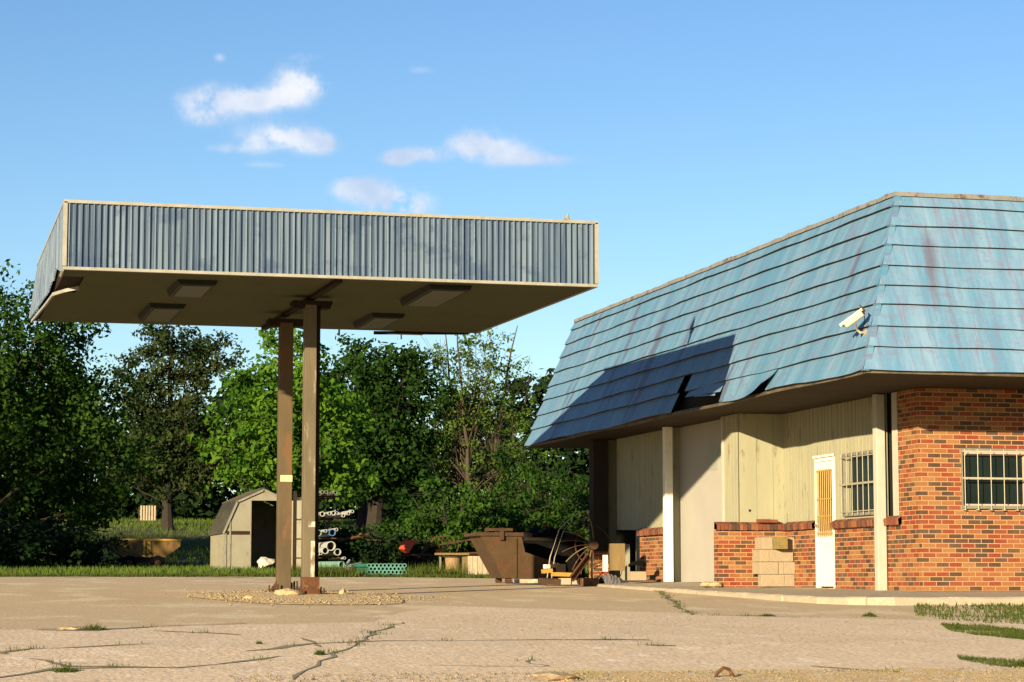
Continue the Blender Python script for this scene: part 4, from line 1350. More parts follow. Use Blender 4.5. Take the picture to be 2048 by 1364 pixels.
# ------------------------------------------------------------------ trees
def leaf_cloud(centers, rad, per, size, r, flat=.75, droop=0):
    """leaf-sized quads spread in clumps; centers (n,3), rad (n,)"""
    n = len(centers)
    C = np.repeat(np.asarray(centers), per, 0); R = np.repeat(np.asarray(rad), per)
    d = r.normal(size=(len(C), 3)); d /= np.linalg.norm(d, axis=1)[:, None]
    rr = r.random(len(C)) ** .45
    P = C + d * (R * rr)[:, None] * np.array([1, 1, flat])
    nrm = d * .7 + r.normal(size=d.shape) * .55 + np.array([0, 0, .35])
    nrm /= np.linalg.norm(nrm, axis=1)[:, None]
    t = np.cross(nrm, r.normal(size=d.shape)); t /= np.linalg.norm(t, axis=1)[:, None]
    b = np.cross(nrm, t)
    s = size * r.uniform(.55, 1.25, len(C))[:, None]
    V = np.stack([P + t * s, P + b * s * .62, P - t * s, P - b * s * .62], 1).reshape(-1, 3)
    F = np.arange(len(V)).reshape(-1, 4)
    return V, F


def tree(name, X, Y, H, lobes, leafm, barkm, label, cat='tree', group=None, clumps=260, per=26, size=.10, crad=(.35, .7), trunk_r=.22, seed=1,
         branch_show=1.0, low=.25, shell=.5, stems=1, limb_n=26, hollow=0.0):
    """lobes: (dx, dy, z above base, rx, ry, rz) ellipsoids that make up the crown"""
    r = np.random.default_rng(seed)
    z0 = zg(Y)
    t = thing(name, (X, Y, z0), label, cat, group)
    L = np.array(lobes, float)
    vol = L[:, 3] * L[:, 4] * L[:, 5]
    idx = r.choice(len(L), clumps, p=vol / vol.sum())
    d = r.normal(size=(clumps, 3)); d /= np.linalg.norm(d, axis=1)[:, None]
    rr = (shell + (1 - shell) * r.random(clumps)) ** .7 * (1 + .12 * r.normal(size=clumps))
    C = np.array([X, Y, z0]) + L[idx, :3] + d * rr[:, None] * L[idx, 3:] + np.stack([.35 * np.sin(d[:, 2] * 5 + idx), .3 * np.cos(d[:, 0] * 6), .30 * np.sin(d[:, 0] * 7 + idx)], 1)
    C = C[C[:, 2] > z0 + low]
    rad = r.uniform(crad[0], crad[1], len(C))
    V, F = leaf_cloud(C, rad, per, size, r)
    raw('crown', V, F, leafm, parent=t)
    m = MB()
    top = max(l[2] + l[5] * .6 for l in lobes)
    for s in range(stems):
        a0 = 6.28 * s / max(1, stems)
        path = []; rs = []
        nseg = 9
        ox = oy = 0
        for i in range(nseg + 1):
            k = i / nseg
            ox += r.normal(0, .05) + (math.cos(a0) * .16 if stems > 1 else 0); oy += r.normal(0, .05) + (math.sin(a0) * .16 if stems > 1 else 0)
            path.append((X + ox, Y + oy, z0 - .1 + (top + .1) * k)); rs.append(trunk_r * (1 - k) ** .8 * (.7 if stems > 1 else 1) + .015 + (trunk_r * .35 if i == 0 else 0))
        m.tube(path, rs, 8)
        # limbs to leaf clumps
        pick = r.choice(len(C), min(limb_n, len(C)), replace=False)
        for j in pick:
            c = C[j]
            zr = max(z0 + .8, z0 + (c[2] - z0) * r.uniform(.35, .7))
            k = min(.95, (zr - z0) / top)
            i = int(k * nseg)
            p = Vector(path[i]).lerp(Vector(path[min(i + 1, nseg)]), k * nseg - i)
            c = Vector(c); mid = p.lerp(c, .5) + Vector((r.normal(0, .15), r.normal(0, .15), -.12 * (c - p).length * r.uniform(.2, 1)))
            rb = max(.018, trunk_r * .33 * (1 - k)) * branch_show
            m.tube([p, mid, c], [rb, rb * .6, rb * .25], 5, caps=False)
            for _ in range(3):
                e = c + Vector(r.normal(0, .4, 3).tolist())
                q = mid.lerp(c, r.uniform(.3, .9))
                m.tube([q, e], [rb * .3, .006], 4, caps=False)
    m.build('trunk', barkm, t)
    return t


def TX(px, Y): return gpx(px, Y)


G1 = 'trees behind the lot'
# left edge: broad dark maples
tree('maple_tree', TX(-70, 40), 40, 9, [(0, 0, 6.3, 2.6, 2.2, 2.4), (-.8, 0, 4.0, 2.9, 2.5, 2.6), (.9, .5, 3.4, 2.4, 2, 2.4), (0, 0, 2.0, 2.6, 2.2, 1.5)], L_mid, M_bark,
     'tall dark green maple cut by the left edge of the photo', group=G1, clumps=620, per=34, size=.085, seed=3, trunk_r=.28)
tree('maple_tree', TX(95, 42), 42, 9, [(-.3, 0, 6.5, 1.8, 1.9, 1.9), (.2, 0, 4.6, 2.3, 2.2, 2.2), (.6, 0, 2.7, 2.5, 2.2, 1.9), (-.4, .2, 1.6, 2.3, 2, 1.2)], L_mid, M_bark,
     'dense maple rising behind the left end of the canopy', group=G1, clumps=640, per=36, size=.085, seed=4, trunk_r=.25)
# airy olive tree with its trunk in the lawn
tree('cottonwood_tree', TX(333, 59), 59, 9, [(.2, 0, 6.9, 1.9, 1.7, 1.5), (-1.1, 0, 5.6, 1.5, 1.5, 1.2), (1.4, 0, 6.4, 1.4, 1.5, 1.3), (0, 0, 4.4, 2.3, 2, 1.5), (-.6, 0, 3.2, 2.3, 2, 1.4), (1.2, 0, 3.2, 2.0, 2, 1.4), (0, 0, 2.2, 2.2, 2, .9)], L_olive, M_barkd,
     'thin-crowned olive tree with sky gaps and its trunk on the lawn', group=G1, clumps=980, per=28, size=.085, crad=(.25, .5), seed=5, trunk_r=.19, branch_show=.7, low=1.3, shell=.15, limb_n=50)
# bright maple behind the columns
tree('maple_tree', TX(565, 37), 37, 7, [(.1, 0, 5.9, 1.0, 1.2, 1.5), (-.3, 0, 4.6, 1.75, 1.7, 1.5), (.5, 0, 4.2, 1.8, 1.7, 1.5), (-.9, 0, 3.2, 1.4, 1.5, 1.2), (1.0, 0, 3.1, 1.5, 1.5, 1.2), (0, 0, 2.9, 1.8, 1.8, 1.1)], L_bright, M_bark,
     'bright sunlit yellow-green maple behind the canopy columns', group=G1, clumps=560, per=30, size=.095, crad=(.28, .55), seed=6, trunk_r=.15, low=1.5, shell=.45)
# dark tree, trunk 765
tree('walnut_tree', TX(752, 50), 50, 9, [(0, 0, 6.3, 1.7, 1.7, 1.2), (-.9, 0, 5.0, 1.5, 1.7, 1.6), (.9, 0, 5.2, 1.6, 1.7, 1.5), (0, 0, 4.0, 2.1, 1.9, 1.7), (.2, 0, 2.6, 2.1, 1.8, 1.2)], L_dark, M_barkd,
     'dense dark green tree with two trunks between the maple and the airy tree', group=G1, clumps=520, per=34, size=.10, seed=7, trunk_r=.30, low=1.5, shell=.4)
tree('walnut_tree', TX(722, 58), 58, 8, [(0, 0, 4.6, 1.7, 1.7, 1.6), (0, 0, 3.0, 1.9, 1.8, 1.4)], L_dark, M_barkd,
     'smaller dark tree just left of the dense dark one', group=G1, clumps=200, per=34, size=.11, seed=17, trunk_r=.2, low=1.6)
# airy tree
tree('birch_tree', TX(945, 50), 50, 9, [(0, 0, 7.2, 1.4, 1.4, 1.2), (-.8, 0, 6.1, 1.3, 1.4, 1.1), (1.0, 0, 6.0, 1.4, 1.4, 1.2), (.1, 0, 4.8, 2.0, 1.8, 1.3), (1.4, 0, 4.2, 1.1, 1.3, .9), (-1.0, 0, 3.8, 1.3, 1.3, 1.0), (.3, 0, 3.0, 2.2, 1.8, 1.2)], L_light, M_bark,
     'open-crowned young tree with pale stems showing, left of the roof eave', group=G1, clumps=400, per=24, size=.065, crad=(.20, .44), seed=8, trunk_r=.11, branch_show=1.0, low=1.2, shell=.1, stems=3, limb_n=26)
# bushes in front
for i, (px, Y, h, w_, lm, lab) in enumerate(((905, 33, 2.6, 1.35, L_mid, 'round leafy bush in front of the open-crowned tree'), (1000, 35, 2.3, 1.2, L_mid, 'bush just left of the rusty hopper rim'),
                                             (1105, 37, 3.2, 1.3, L_mid, 'tall bush seen under the far end of the roof eave'), (1180, 40, 3.0, 1.3, L_dark, 'dark bush behind the brick pillar'),
                                             (850, 38, 1.9, 1.2, L_dark, 'low dark bush at the foot of the dense dark tree'), (1050, 42, 3.6, 1.2, L_dark, 'dark leafy shrub filling the gap beyond the roof eave'))):
    tree('leafy_bush', TX(px, Y), Y, h, [(0, 0, h * .55, w_, w_, h * .42), (w_ * .3, 0, h * .3, w_ * .8, w_, h * .3), (-w_ * .3, 0, h * .35, w_ * .8, w_, h * .32)], lm, M_barkd,
         lab, 'bush', 'bushes behind the lot', clumps=190, per=34, size=.07, crad=(.2, .42), seed=20 + i, trunk_r=.05, low=.1, stems=3, limb_n=8)
# undergrowth at left
for i, (px, Y, h, w_, lab) in enumerate(((20, 30, 1.4, 1.5, 'dark shrub at the left edge by the grass'), (125, 33, 1.1, .9, 'dark shrub left of the yellow trough'), (745, 31, .9, 1.5, 'low dark undergrowth behind the pipe rack'), (690, 33, 1.2, 1.0, 'dark undergrowth filling the back of the pipe rack'))):
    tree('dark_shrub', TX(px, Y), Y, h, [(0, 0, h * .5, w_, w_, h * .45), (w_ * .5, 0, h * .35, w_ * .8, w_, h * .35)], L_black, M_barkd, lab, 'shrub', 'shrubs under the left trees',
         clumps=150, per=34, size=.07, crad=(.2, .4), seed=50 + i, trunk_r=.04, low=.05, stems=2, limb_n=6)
# trees standing outside the picture on the left, whose shade lies over the field
for i, (X, Y, h) in enumerate(((-31, 19, 12), (-34.5, 23, 12), (-25.5, 17.5, 9), (-42, 20, 12))):
    tree('maple_tree', X, Y, h, [(0, 0, h * .68, 3.4, 3.4, h * .30), (.5, .5, h * .42, 3.6, 3.6, h * .27), (-.8, 0, h * .3, 3, 3, h * .2)], L_dark, M_bark,
         'big shade maple standing out of frame to the left of the lot', 'tree', 'shade trees left of the lot', clumps=300, per=30, size=.16, crad=(.6, 1.1), seed=70 + i, trunk_r=.35, low=1.0)


# the far wood that closes the view
def far_wood():
    r = np.random.default_rng(99)
    C, R = [], []
    for k in range(3600):
        x = r.uniform(-30, 34); y = 77 + r.uniform(-2, 5)
        top = 5.6 + 1.1 * math.sin(x * .55) + .7 * math.sin(x * 1.7 + 1)
        z = zg(y) + r.uniform(-.05, 1) * top
        C.append((x, y, max(z, zg(y)))); R.append(r.uniform(.5, .95))
    V, F = leaf_cloud(C, R, 24, .21, r)
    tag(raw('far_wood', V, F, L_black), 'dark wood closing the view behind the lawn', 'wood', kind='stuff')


far_wood()

# ------------------------------------------------------------------ things behind the lot
# pale slatted fence far behind the olive tree
Yf = 64
X0 = TX(281, Yf); zf = zg(Yf)
t = thing('slat_fence', (X0, Yf, zf), 'short pale slatted fence far behind the lawn, left of the olive tree trunk', 'fence')
m = MB()
for i in range(6): m.box(X0 + i * .11, X0 + i * .11 + .07, Yf, Yf + .02, zf + .25, zf + .85)
m.build('slats', M_panelw, t)
m = MB(); m.box(X0 - .05, X0 + .66, Yf + .02, Yf + .06, zf + .35, zf + .42); m.box(X0 - .05, X0 + .66, Yf + .02, Yf + .06, zf + .7, zf + .77)
m.box(X0 - .06, X0 + .0, Yf + .02, Yf + .08, zf, zf + .8); m.box(X0 + .6, X0 + .66, Yf + .02, Yf + .08, zf, zf + .8); m.build('rails', M_bark, t)


def shed():
    Y = 29.0
    xl = TX(450, Y); xr = TX(604, Y); z0 = zg(Y) - .03
    Wd = xr - xl; cxm = (xl + xr) / 2; D = 2.9
    t = thing('garden_shed', (cxm, Y, z0), 'small barn-roofed metal shed, doorway dark and open, behind the columns', 'shed')
    H = 2.13; ze = z0 + 1.03; zk = z0 + 1.83; xk = .62
    out = [(xl, z0), (xl, ze), (xl + .32, zk), (cxm, z0 + H), (xr - .32, zk), (xr, ze), (xr, z0)]
    dl, dr_, dt = TX(503, Y), TX(578, Y), z0 + 1.88
    m = MB()
    # front in pieces round the doorway
    m.add([(xl, Y, z0), (dl, Y, z0), (dl, Y, dt), (xl + .32 * (1), Y, zk), (xl, Y, ze)], [(0, 1, 2, 3, 4)])
    m.add([(xl + .32, Y, zk), (dl, Y, dt), (dr_, Y, dt), (xr - .32, Y, zk), (cxm, Y, z0 + H)], [(0, 1, 2, 3, 4)])
    m.add([(dr_, Y, z0), (xr, Y, z0), (xr, Y, ze), (xr - .32, Y, zk), (dr_, Y, dt)], [(0, 1, 2, 3, 4)])
    m.add([(x, Y + D, z) for x, z in out], [tuple(range(7))])
    m.add([(xl, Y, z0), (xl, Y + D, z0), (xl, Y + D, ze), (xl, Y, ze)], [(0, 1, 2, 3)]); m.add([(xr, Y, z0), (xr, Y + D, z0), (xr, Y + D, ze), (xr, Y, ze)], [(0, 1, 2, 3)])
    for yy in np.arange(Y + .1, Y + D, .24): m.box(xl - .018, xl, yy, yy + .05, z0, ze)
    w = m.build('wall', M_shed, t)
    m = MB()
    m.box(xl, dl, Y - .02, Y - .005, ze - .03, ze + .06); m.build('dark_band', M_steel, w)
    m = MB()
    m.box(xl - .01, xl + .05, Y - .022, Y - .004, z0, ze); m.box(dl - .03, dl, Y - .022, Y - .004, z0, dt); m.box(xl + .12, xl + .16, Y - .022, Y - .004, z0, zk - .4)
    pts = [(xl - .06, ze), (xl + .30, zk + .03), (cxm, z0 + H + .05), (xr - .30, zk + .03), (xr + .06, ze)]
    for a, b in zip(pts[:-1], pts[1:]):
        dx, dz = b[0] - a[0], b[1] - a[1]; l = math.hypot(dx, dz); nx_, nz2 = -dz / l * .05, dx / l * .05
        m.add([(a[0], Y - .05, a[1]), (b[0], Y - .05, b[1]), (b[0] - nx_, Y - .05, b[1] - nz2), (a[0] - nx_, Y - .05, a[1] - nz2),
               (a[0], Y - .01, a[1]), (b[0], Y - .01, b[1]), (b[0] - nx_, Y - .01, b[1] - nz2), (a[0] - nx_, Y - .01, a[1] - nz2)],
              [(0, 1, 2, 3), (4, 7, 6, 5), (0, 4, 5, 1), (3, 2, 6, 7)])
    m.build('trim', M_greyframe, t)
    m = MB()
    for a, b in zip(pts[:-1], pts[1:]):
        n = 7 if abs(b[1] - a[1]) > .5 else 1
        m.add([(a[0], Y - .03, a[1]), (b[0], Y - .03, b[1]), (b[0], Y + D + .03, b[1]), (a[0], Y + D + .03, a[1]),
               (a[0], Y - .03, a[1] + .02), (b[0], Y - .03, b[1] + .02), (b[0], Y + D + .03, b[1] + .02), (a[0], Y + D + .03, a[1] + .02)],
              [(0, 1, 2, 3), (4, 7, 6, 5), (0, 4, 5, 1), (1, 5, 6, 2), (2, 6, 7, 3), (3, 7, 4, 0)])
        for yy in np.arange(Y + .25, Y + D, .36):
            m.add([(a[0] - .015, yy, a[1] + .02), (b[0] - .015 * (b[0] < cxm + .01), yy, b[1] + .02), (b[0], yy, b[1] + .05), (a[0] - .02, yy, a[1] + .05),
                   (a[0] - .015, yy + .05, a[1] + .02), (b[0], yy + .05, b[1] + .02), (b[0], yy + .05, b[1] + .05), (a[0] - .02, yy + .05, a[1] + .05)],
                  [(0, 1, 2, 3), (4, 7, 6, 5), (3, 2, 6, 7)])
    m.build('roof', M_shroof, t)
    m = MB(); m.box(xl + .02, xr - .02, Y + .02, Y + D - .02, z0 - .02, z0 + .06); m.build('floor', M_wood, t)
    # open door leaf swung out to the right
    m = MB(); m.box(dr_ + .02, dr_ + .62, Y - .03, Y - .01, z0 + .05, dt, rot=-.95, piv=(dr_ + .02, Y - .02, z0))
    for k in (0, 1): m.box(dr_ + .02, dr_ + .62, Y - .05, Y - .03, z0 + .4 + k * .9, z0 + .47 + k * .9, rot=-.95, piv=(dr_ + .02, Y - .02, z0))
    m.build('door', M_shed, t)
    # bag inside
    m = MB(); bx = TX(533, Y + .2)
    m.rock((bx, Y + .25, z0 + .30), (.24, .2, .14), seed=3, sub=2); m.rock((bx - .12, Y + .2, z0 + .18), (.1, .1, .1), seed=4, sub=1)
    tag(m.build('plastic_bag', M_bag), 'crumpled white plastic bag just inside the shed doorway', 'bag')
    m = MB(); m.box(bx - .3, bx + .3, Y + .12, Y + .5, z0 + .06, z0 + .14); tag(m.build('wooden_board', M_rustd), 'dark board under the white bag in the shed', 'board')


shed()


def trough():
    Y = 34.0; z0 = zg(Y)
    xl, xr = TX(213, Y), TX(362, Y); s = (xr - xl)
    t = thing('steel_trough', ((xl + xr) / 2, Y, z0), 'faded yellow boat-shaped steel trough on a dark undercarriage left of the shed', 'trough')
    zt, zb = z0 + .85, z0 + .36
    o = [(xl, zt), (xl, zt - .16), (xl + .24 * s, zb), (xr - .20 * s, zb), (xr, zt - .18), (xr, zt)]
    m = MB(); m.prism(o, 1, Y, Y + .9); m.build('hull', M_yellow, t)
    m = MB(); m.box(xl - .02, xr + .02, Y - .03, Y - .005, zt - .03, zt + .02); m.box(xl + .50 * s, xl + .53 * s, Y - .04, Y - .005, zb, zt)
    m.box(xl + .55 * s, xl + .60 * s, Y - .03, Y - .005, zb + .12, zt - .05); m.build('rim', M_yboard, t)
    m = MB(); m.box(xl + .2 * s, xr - .2 * s, Y + .1, Y + .8, z0 + .22, zb - .003)
    m.build('chassis', M_steel, t)
    for xx in (xl + .32 * s, xr - .3 * s):
        m = MB(); m.tube([(xx, Y - .02, z0 + .2), (xx, Y + .12, z0 + .2)], .21, 16); w = m.build('wheel', M_black, t)
        m = MB(); m.tube([(xx, Y - .035, z0 + .2), (xx, Y - .02, z0 + .2)], .09, 12); m.build('hub', M_rustd, w)


trough()


def pipe_rack():
    Y = 24.2; z0 = zg(Y)
    xr_ = TX(690, Y); xm = TX(620, Y)
    t = thing('pipe_rack', (xm, Y, z0), 'dark steel rack holding plastic pipes right of the canopy columns', 'rack')
    for yy in (Y + .3, Y + 1.6):
        m = MB(); m.box(xm - .14, xm - .06, yy, yy + .08, z0 - .05, z0 + 2.05); u = m.build('upright', M_steel, t)
        for zz in (at(650, 989, Y)[2], at(650, 1033, Y)[2], at(650, 1073, Y)[2], at(650, 1112, Y)[2]):
            m = MB(); m.box(xm - .1, xr_, yy + .01, yy + .06, zz - .05, zz - .015); m.build('arm', M_rustd, u)
    P = [(632, 991, 3.6, 'g'), (640, 988, 2.8, 'g'), (645, 984, 3.4, 'g'), (652.5, 984, 3.4, 'g'), (657, 988, 2.2, 'g'), (663, 986, 2.4, 'g'), (671, 985, 3.8, 'g'),
         (645, 1028, 5.0, 'w'), (634, 1028, 5.0, 'w'), (659, 1027, 3.4, 'w'), (667, 1026, 4.4, 'w'), (674, 1026, 3.0, 'w'), (687, 1031, 3.4, 'w'), (697, 1027, 3.2, 'w'), (705, 1023, 3.2, 'w'),
         (637, 1066, 6.6, 'n'), (665, 1065, 6.8, 'b'), (673, 1059, 3.2, 'w'), (651, 1062, 3.0, 'w'),
         (662, 1092, 9.5, 'w'), (651, 1101, 6.8, 'w'), (675.5, 1104, 6.8, 'w'), (636, 1107, 4.2, 'w'), (689, 1116, 2.8, 'w'), (642, 1107, 2.8, 'w')]
    mm = {'g': M_pvcgrey, 'w': M_pvc, 'n': M_pvcgreen, 'b': M_pvcblue}
    nm = {'g': 'thin grey', 'w': 'white', 'n': 'pale green', 'b': 'blue'}
    lev = lambda y: 'on the top arm' if y < 1000 else 'on the second arm' if y < 1045 else 'on the third arm' if y < 1080 else 'on the lowest arm'
    k = FPX / float((at(660, 1050, Y) - CAM) @ FW)
    special = {15: 'pale green pipe end on the third arm of the rack', 16: 'only blue pipe, on the third arm of the rack', 17: 'thin white pipe lying over the blue one', 19: 'widest white pipe, topmost of the lowest arm',
               20: 'white pipe below and left of the widest one', 21: 'white pipe below and right of the widest one', 14: 'rightmost thin white pipe on the second arm', 12: 'white pipe hanging lowest on the second arm',
               23: 'smallest white pipe, right end of the lowest arm', 6: 'rightmost thin grey pipe on the top arm', 0: 'leftmost thin grey pipe on the top arm'}
    for i, (x, y, r, c) in enumerate(P):
        p = at(x, y, Y); r_m = r / k
        m = MB(); m.hollow(p, p + np.array([0, rng.uniform(1.9, 2.4), 0]), r_m, r_m * (.16 if r > 5 else .24), 16)
        o = m.build('plastic_pipe', mm[c])
        g = {'g': 'thin grey pipes on the rack top', 'w': 'white pipes on the rack', 'n': 'coloured pipes on the rack', 'b': 'coloured pipes on the rack'}[c]
        if c == 'w': g = 'white pipes ' + lev(y) + ' of the rack'
        tag(o, special.get(i, f'{nm[c]} plastic pipe among others {lev(y)} of the rack'), 'pipe', g)
    # loose ends on the ground
    Y2 = 21.5
    k2 = FPX / float((at(690, 1130, Y2) - CAM) @ FW)
    p = at(684, 1129, Y2)
    m = MB(); m.hollow(p, p + np.array([-.35, 1.0, 0]), 6.8 / k2, .012, 16); tag(m.build('plastic_pipe', M_pvcgreen), 'pale green pipe lying near the ground left of the teal bundle', 'pipe')
    for (a, b, rr, lab) in (((690, 1134), (699, 1121), .03, 'short white pipe piece sticking up from the ground pile'), ((694, 1136), (718, 1133), .035, 'white pipe piece lying flat on the ground pile'),
                            ((700, 1131), (722, 1127), .028, 'thin pale pipe piece at the back of the ground pile')):
        pa, pb = at(*a, Y2), at(*b, Y2 + .4)
        m = MB(); m.hollow(pa, pb, rr, .006, 12); tag(m.build('plastic_pipe', M_pvc), lab, 'pipe')
    # teal bundle
    Y3 = 20.0
    k3 = FPX / float((at(770, 1140, Y3) - CAM) @ FW)
    first = None
    cnt = 0
    for row in range(4):
        y = 1151.0 - row * 6.7
        n = 9 if row % 2 == 0 else 10
        for i in range(n):
            if row == 0 and i in (2, 5): continue
            x = 737 + i * 7.9 + (3.95 if row % 2 == 0 else 0)
            p = at(x + 1, y, Y3)
            if first is None:
                m = MB(); m.hollow((p[0], p[1], p[2]), (p[0], p[1] + 2.6, p[2]), 3.95 / k3, .011, 14)
                root = thing('teal_pipe', p, 'teal plastic pipe in the low neat bundle on the grass', 'pipe', 'teal pipes stacked in a bundle')
                m.build('tube', M_teal, root)
                mm_ = MB(); mm_.hollow((p[0], p[1] - .012, p[2]), (p[0], p[1], p[2]), 3.95 / k3 + .001, .013, 14); mm_.build('cut_rim', mat('pale_cut_edge', (.11, .27, .22), (.08, .2, .17), 5, .5), root)
                first = root
            else:
                dup(first, p, 'teal plastic pipe in the low neat bundle on the grass')
            cnt += 1


pipe_rack()


def implements():
    # rusty rods
    Y = 30.0
    for i, (a, b, rr, lab) in enumerate((((676, 1082), (742, 1068), .045, 'long rusty bar sloping up behind the rack'), ((720, 1070), (748, 1084), .07, 'short thick rusty beam at the end of the sloping bar'),
                                         ((735, 1079), (764, 1082), .03, 'thin pale-brown board lying level behind the teal bundle'), ((652, 1058), (662, 1033), .04, 'rusty orange post between the rack arms'))):
        pa, pb = at(*a, Y), at(*b, Y + .3)
        m = MB(); m.tube([pa, pb], rr, 6); tag(m.build('rusty_bar', M_rust if i != 2 else M_wood), lab, 'scrap bar')
    # red implement with a tine frame
    Y = 29.0; z0 = zg(Y)
    c = at(818, 1090, Y)
    t = thing('farm_implement', (c[0] + .6, Y, z0), 'old farm implement with a red hood and rusty curved tines behind the hopper', 'farm implement')
    m = MB()
    a = at(803, 1098, Y); b = at(834, 1079, Y)
    m.prism([(a[0], a[2]), (a[0] + .18, a[2] - .10), (b[0] - .12, b[2] - .16), (b[0], b[2]), (a[0] + .12, b[2] - .02)], 1, Y - .1, Y + .5)
    m.build('hood', M_red, t)
    m = MB()
    p0, p1 = at(790, 1112, Y), at(960, 1106, Y)
    m.tube([p0, p1], .035, 6); m.tube([at(835, 1118, Y), at(870, 1075, Y), at(900, 1072, Y)], .03, 6); m.tube([at(850, 1095, Y), at(950, 1078, Y)], .025, 6)
    m.build('frame', M_rustd, t)
    for i in range(5):
        x = 845 + i * 17
        m = MB(); pts = [at(x + 12 * math.sin(u) - 6, 1118 - 22 * math.sin(u * .9) - 8 * u, Y + .1) for u in np.linspace(0, 2.6, 9)]
        m.tube(pts, .02, 5); m.build('tine', M_rustd, t)
    m = MB(); w = at(832, 1128, Y); m.tube([(w[0], Y, z0 + .3), (w[0], Y + .1, z0 + .3)], .30, 18); m.build('wheel', M_black, t)
    m = MB(); w = at(880, 1102, Y); m.box(w[0] - .12, w[0] + .1, Y - .05, Y + .2, w[2] - .08, w[2] + .03); m.build('seat', M_red, t)
    # drum with a board on top
    Y = 22.5; z0 = zg(Y); c = at(906, 1130, Y)
    t = thing('metal_drum', (c[0], Y, z0), 'squat brown drum standing in the grass under the implement bar', 'drum')
    m = MB(); m.tube([(c[0], Y, z0), (c[0], Y, z0 + .1), (c[0], Y, z0 + .30), (c[0], Y, z0 + .42)], [.15, .165, .185, .19], 18); m.build('body', M_tank, t)
    m = MB(); m.tube([(c[0], Y, z0 + .41), (c[0], Y, z0 + .44)], .20, 18); m.build('rim', M_rustd, t)
    # trestle beam
    p0, p1 = at(872, 1110, 22.6), at(936, 1111, 22.6)
    t = thing('trestle', (p0[0], 22.6, z0), 'low trestle with a pale board, one thin leg, over the drum', 'trestle')
    m = MB(); m.box(p0[0], p1[0], 22.5, 22.75, p0[2], p0[2] + .05); m.build('board', M_wood, t)
    for x in (880, 930):
        q = at(x, 1130, 22.7); m = MB(); m.box(q[0] - .02, q[0] + .02, 22.66, 22.7, z0 - .02, p0[2]); m.build('leg', M_greyframe, t)
    # white boarded panel
    Y = 20.0; z0 = zg(Y); a = at(936, 1112, Y); b = at(985, 1112, Y)
    t = thing('boarded_crate', (a[0], Y, z0), 'low whitewashed board crate between the trestle and the hopper', 'crate')
    m = MB()
    n = 5
    for i in range(n):
        x0 = a[0] + (b[0] - a[0]) * i / n; m.box(x0, x0 + (b[0] - a[0]) / n - .008, Y, Y + .03, z0 + .04, a[2])
    m.build('front_boards', M_panelw, t)
    m = MB(); m.box(a[0], b[0], Y + .031, Y + .6, z0 + .02, a[2] - .01); m.build('body', M_wood, t)


implements()


def hopper():
    Y = 11.6; z0 = zg(Y) + .0
    k = FPX / float((at(1030, 1110, Y) - CAM) @ FW)
    X = lambda px: float(at(px + 14, 1100, Y)[0])
    Z = lambda py: float(at(1030, py, Y)[2])
    t = thing('tipping_hopper', (X(1030), Y, z0), 'rusty tipping hopper on casters with a sloping front, left of the scrap pile', 'hopper')
    out = [(X(946), Z(1071)), (X(993), Z(1156)), (X(1080), Z(1158)), (X(1107), Z(1128)), (X(1036), Z(1104)), (X(1028), Z(1067))]
    D = .95; th = .03
    m = MB()
    n = len(out)
    vs = [(x, Y, z) for x, z in out] + [(x, Y + D, z) for x, z in out]
    m.add(vs, [tuple(range(n)), tuple(range(2 * n - 1, n - 1, -1))])
    m.add(vs, [(i, i + 1, i + 1 + n, i + n) for i in range(n - 1)])
    cx_ = sum(x for x, _ in out) / n; cz_ = sum(z for _, z in out) / n
    inn = [(x + (cx_ - x) * .04, z + (cz_ - z) * .04 * (z < Z(1080))) for x, z in out]
    vi = [(x, Y + th, z) for x, z in inn] + [(x, Y + D - th, z) for x, z in inn]
    m.add(vi, [tuple(range(n)), tuple(range(2 * n - 1, n - 1, -1))]); m.add(vi, [(i, i + 1, i + 1 + n, i + n) for i in range(n - 1)])
    m.build('bin', M_hop, t)
    m = MB()
    for yy in (Y - .04, Y + D):
        m.box(X(938), X(1032), yy, yy + .05, Z(1072), Z(1065))
    m.box(X(938), X(943), Y, Y + D, Z(1072), Z(1067))
    m.build('rim', M_rustd, t)
    m = MB(); m.box(X(984), X(992), Y - .07, Y - .04, Z(1080), Z(1060)); m.box(X(968), X(1014), Y + .1, Y + .5, Z(1062), Z(1056)); m.build('latch', M_rustd, t)
    m = MB()
    for x, zz in ((1016, 1076), (1052, 1114)): m.box(X(x), X(x + 3), Y - .025, Y + .0, Z(1155), Z(zz))
    m.build('side_rib', M_hop, t)
    m = MB(); m.box(X(990), X(1095), Y + .05, Y + .13, z0 + .13, z0 + .19); m.box(X(990), X(1095), Y + D - .15, Y + D - .07, z0 + .13, z0 + .19); m.box(X(1000), X(1085), Y + .1, Y + D - .1, z0 + .19, Z(1157)); m.build('skid_base', M_rustd, t)
    for px in (1005, 1078):
        for yy in (Y + .09, Y + D - .11):
            m = MB(); x = X(px); m.tube([(x, yy - .025, z0 + .065), (x, yy + .025, z0 + .065)], .065, 16); w = m.build('caster', M_rustd, t)
            m = MB(); m.box(x - .05, x + .04, yy - .035, yy - .028, z0 + .07, z0 + .14); m.box(x - .05, x + .04, yy - .035, yy + .035, z0 + .135, z0 + .145); m.box(x - .05, x + .04, yy + .028, yy + .035, z0 + .07, z0 + .14); m.build('fork', M_rust, w)


hopper()


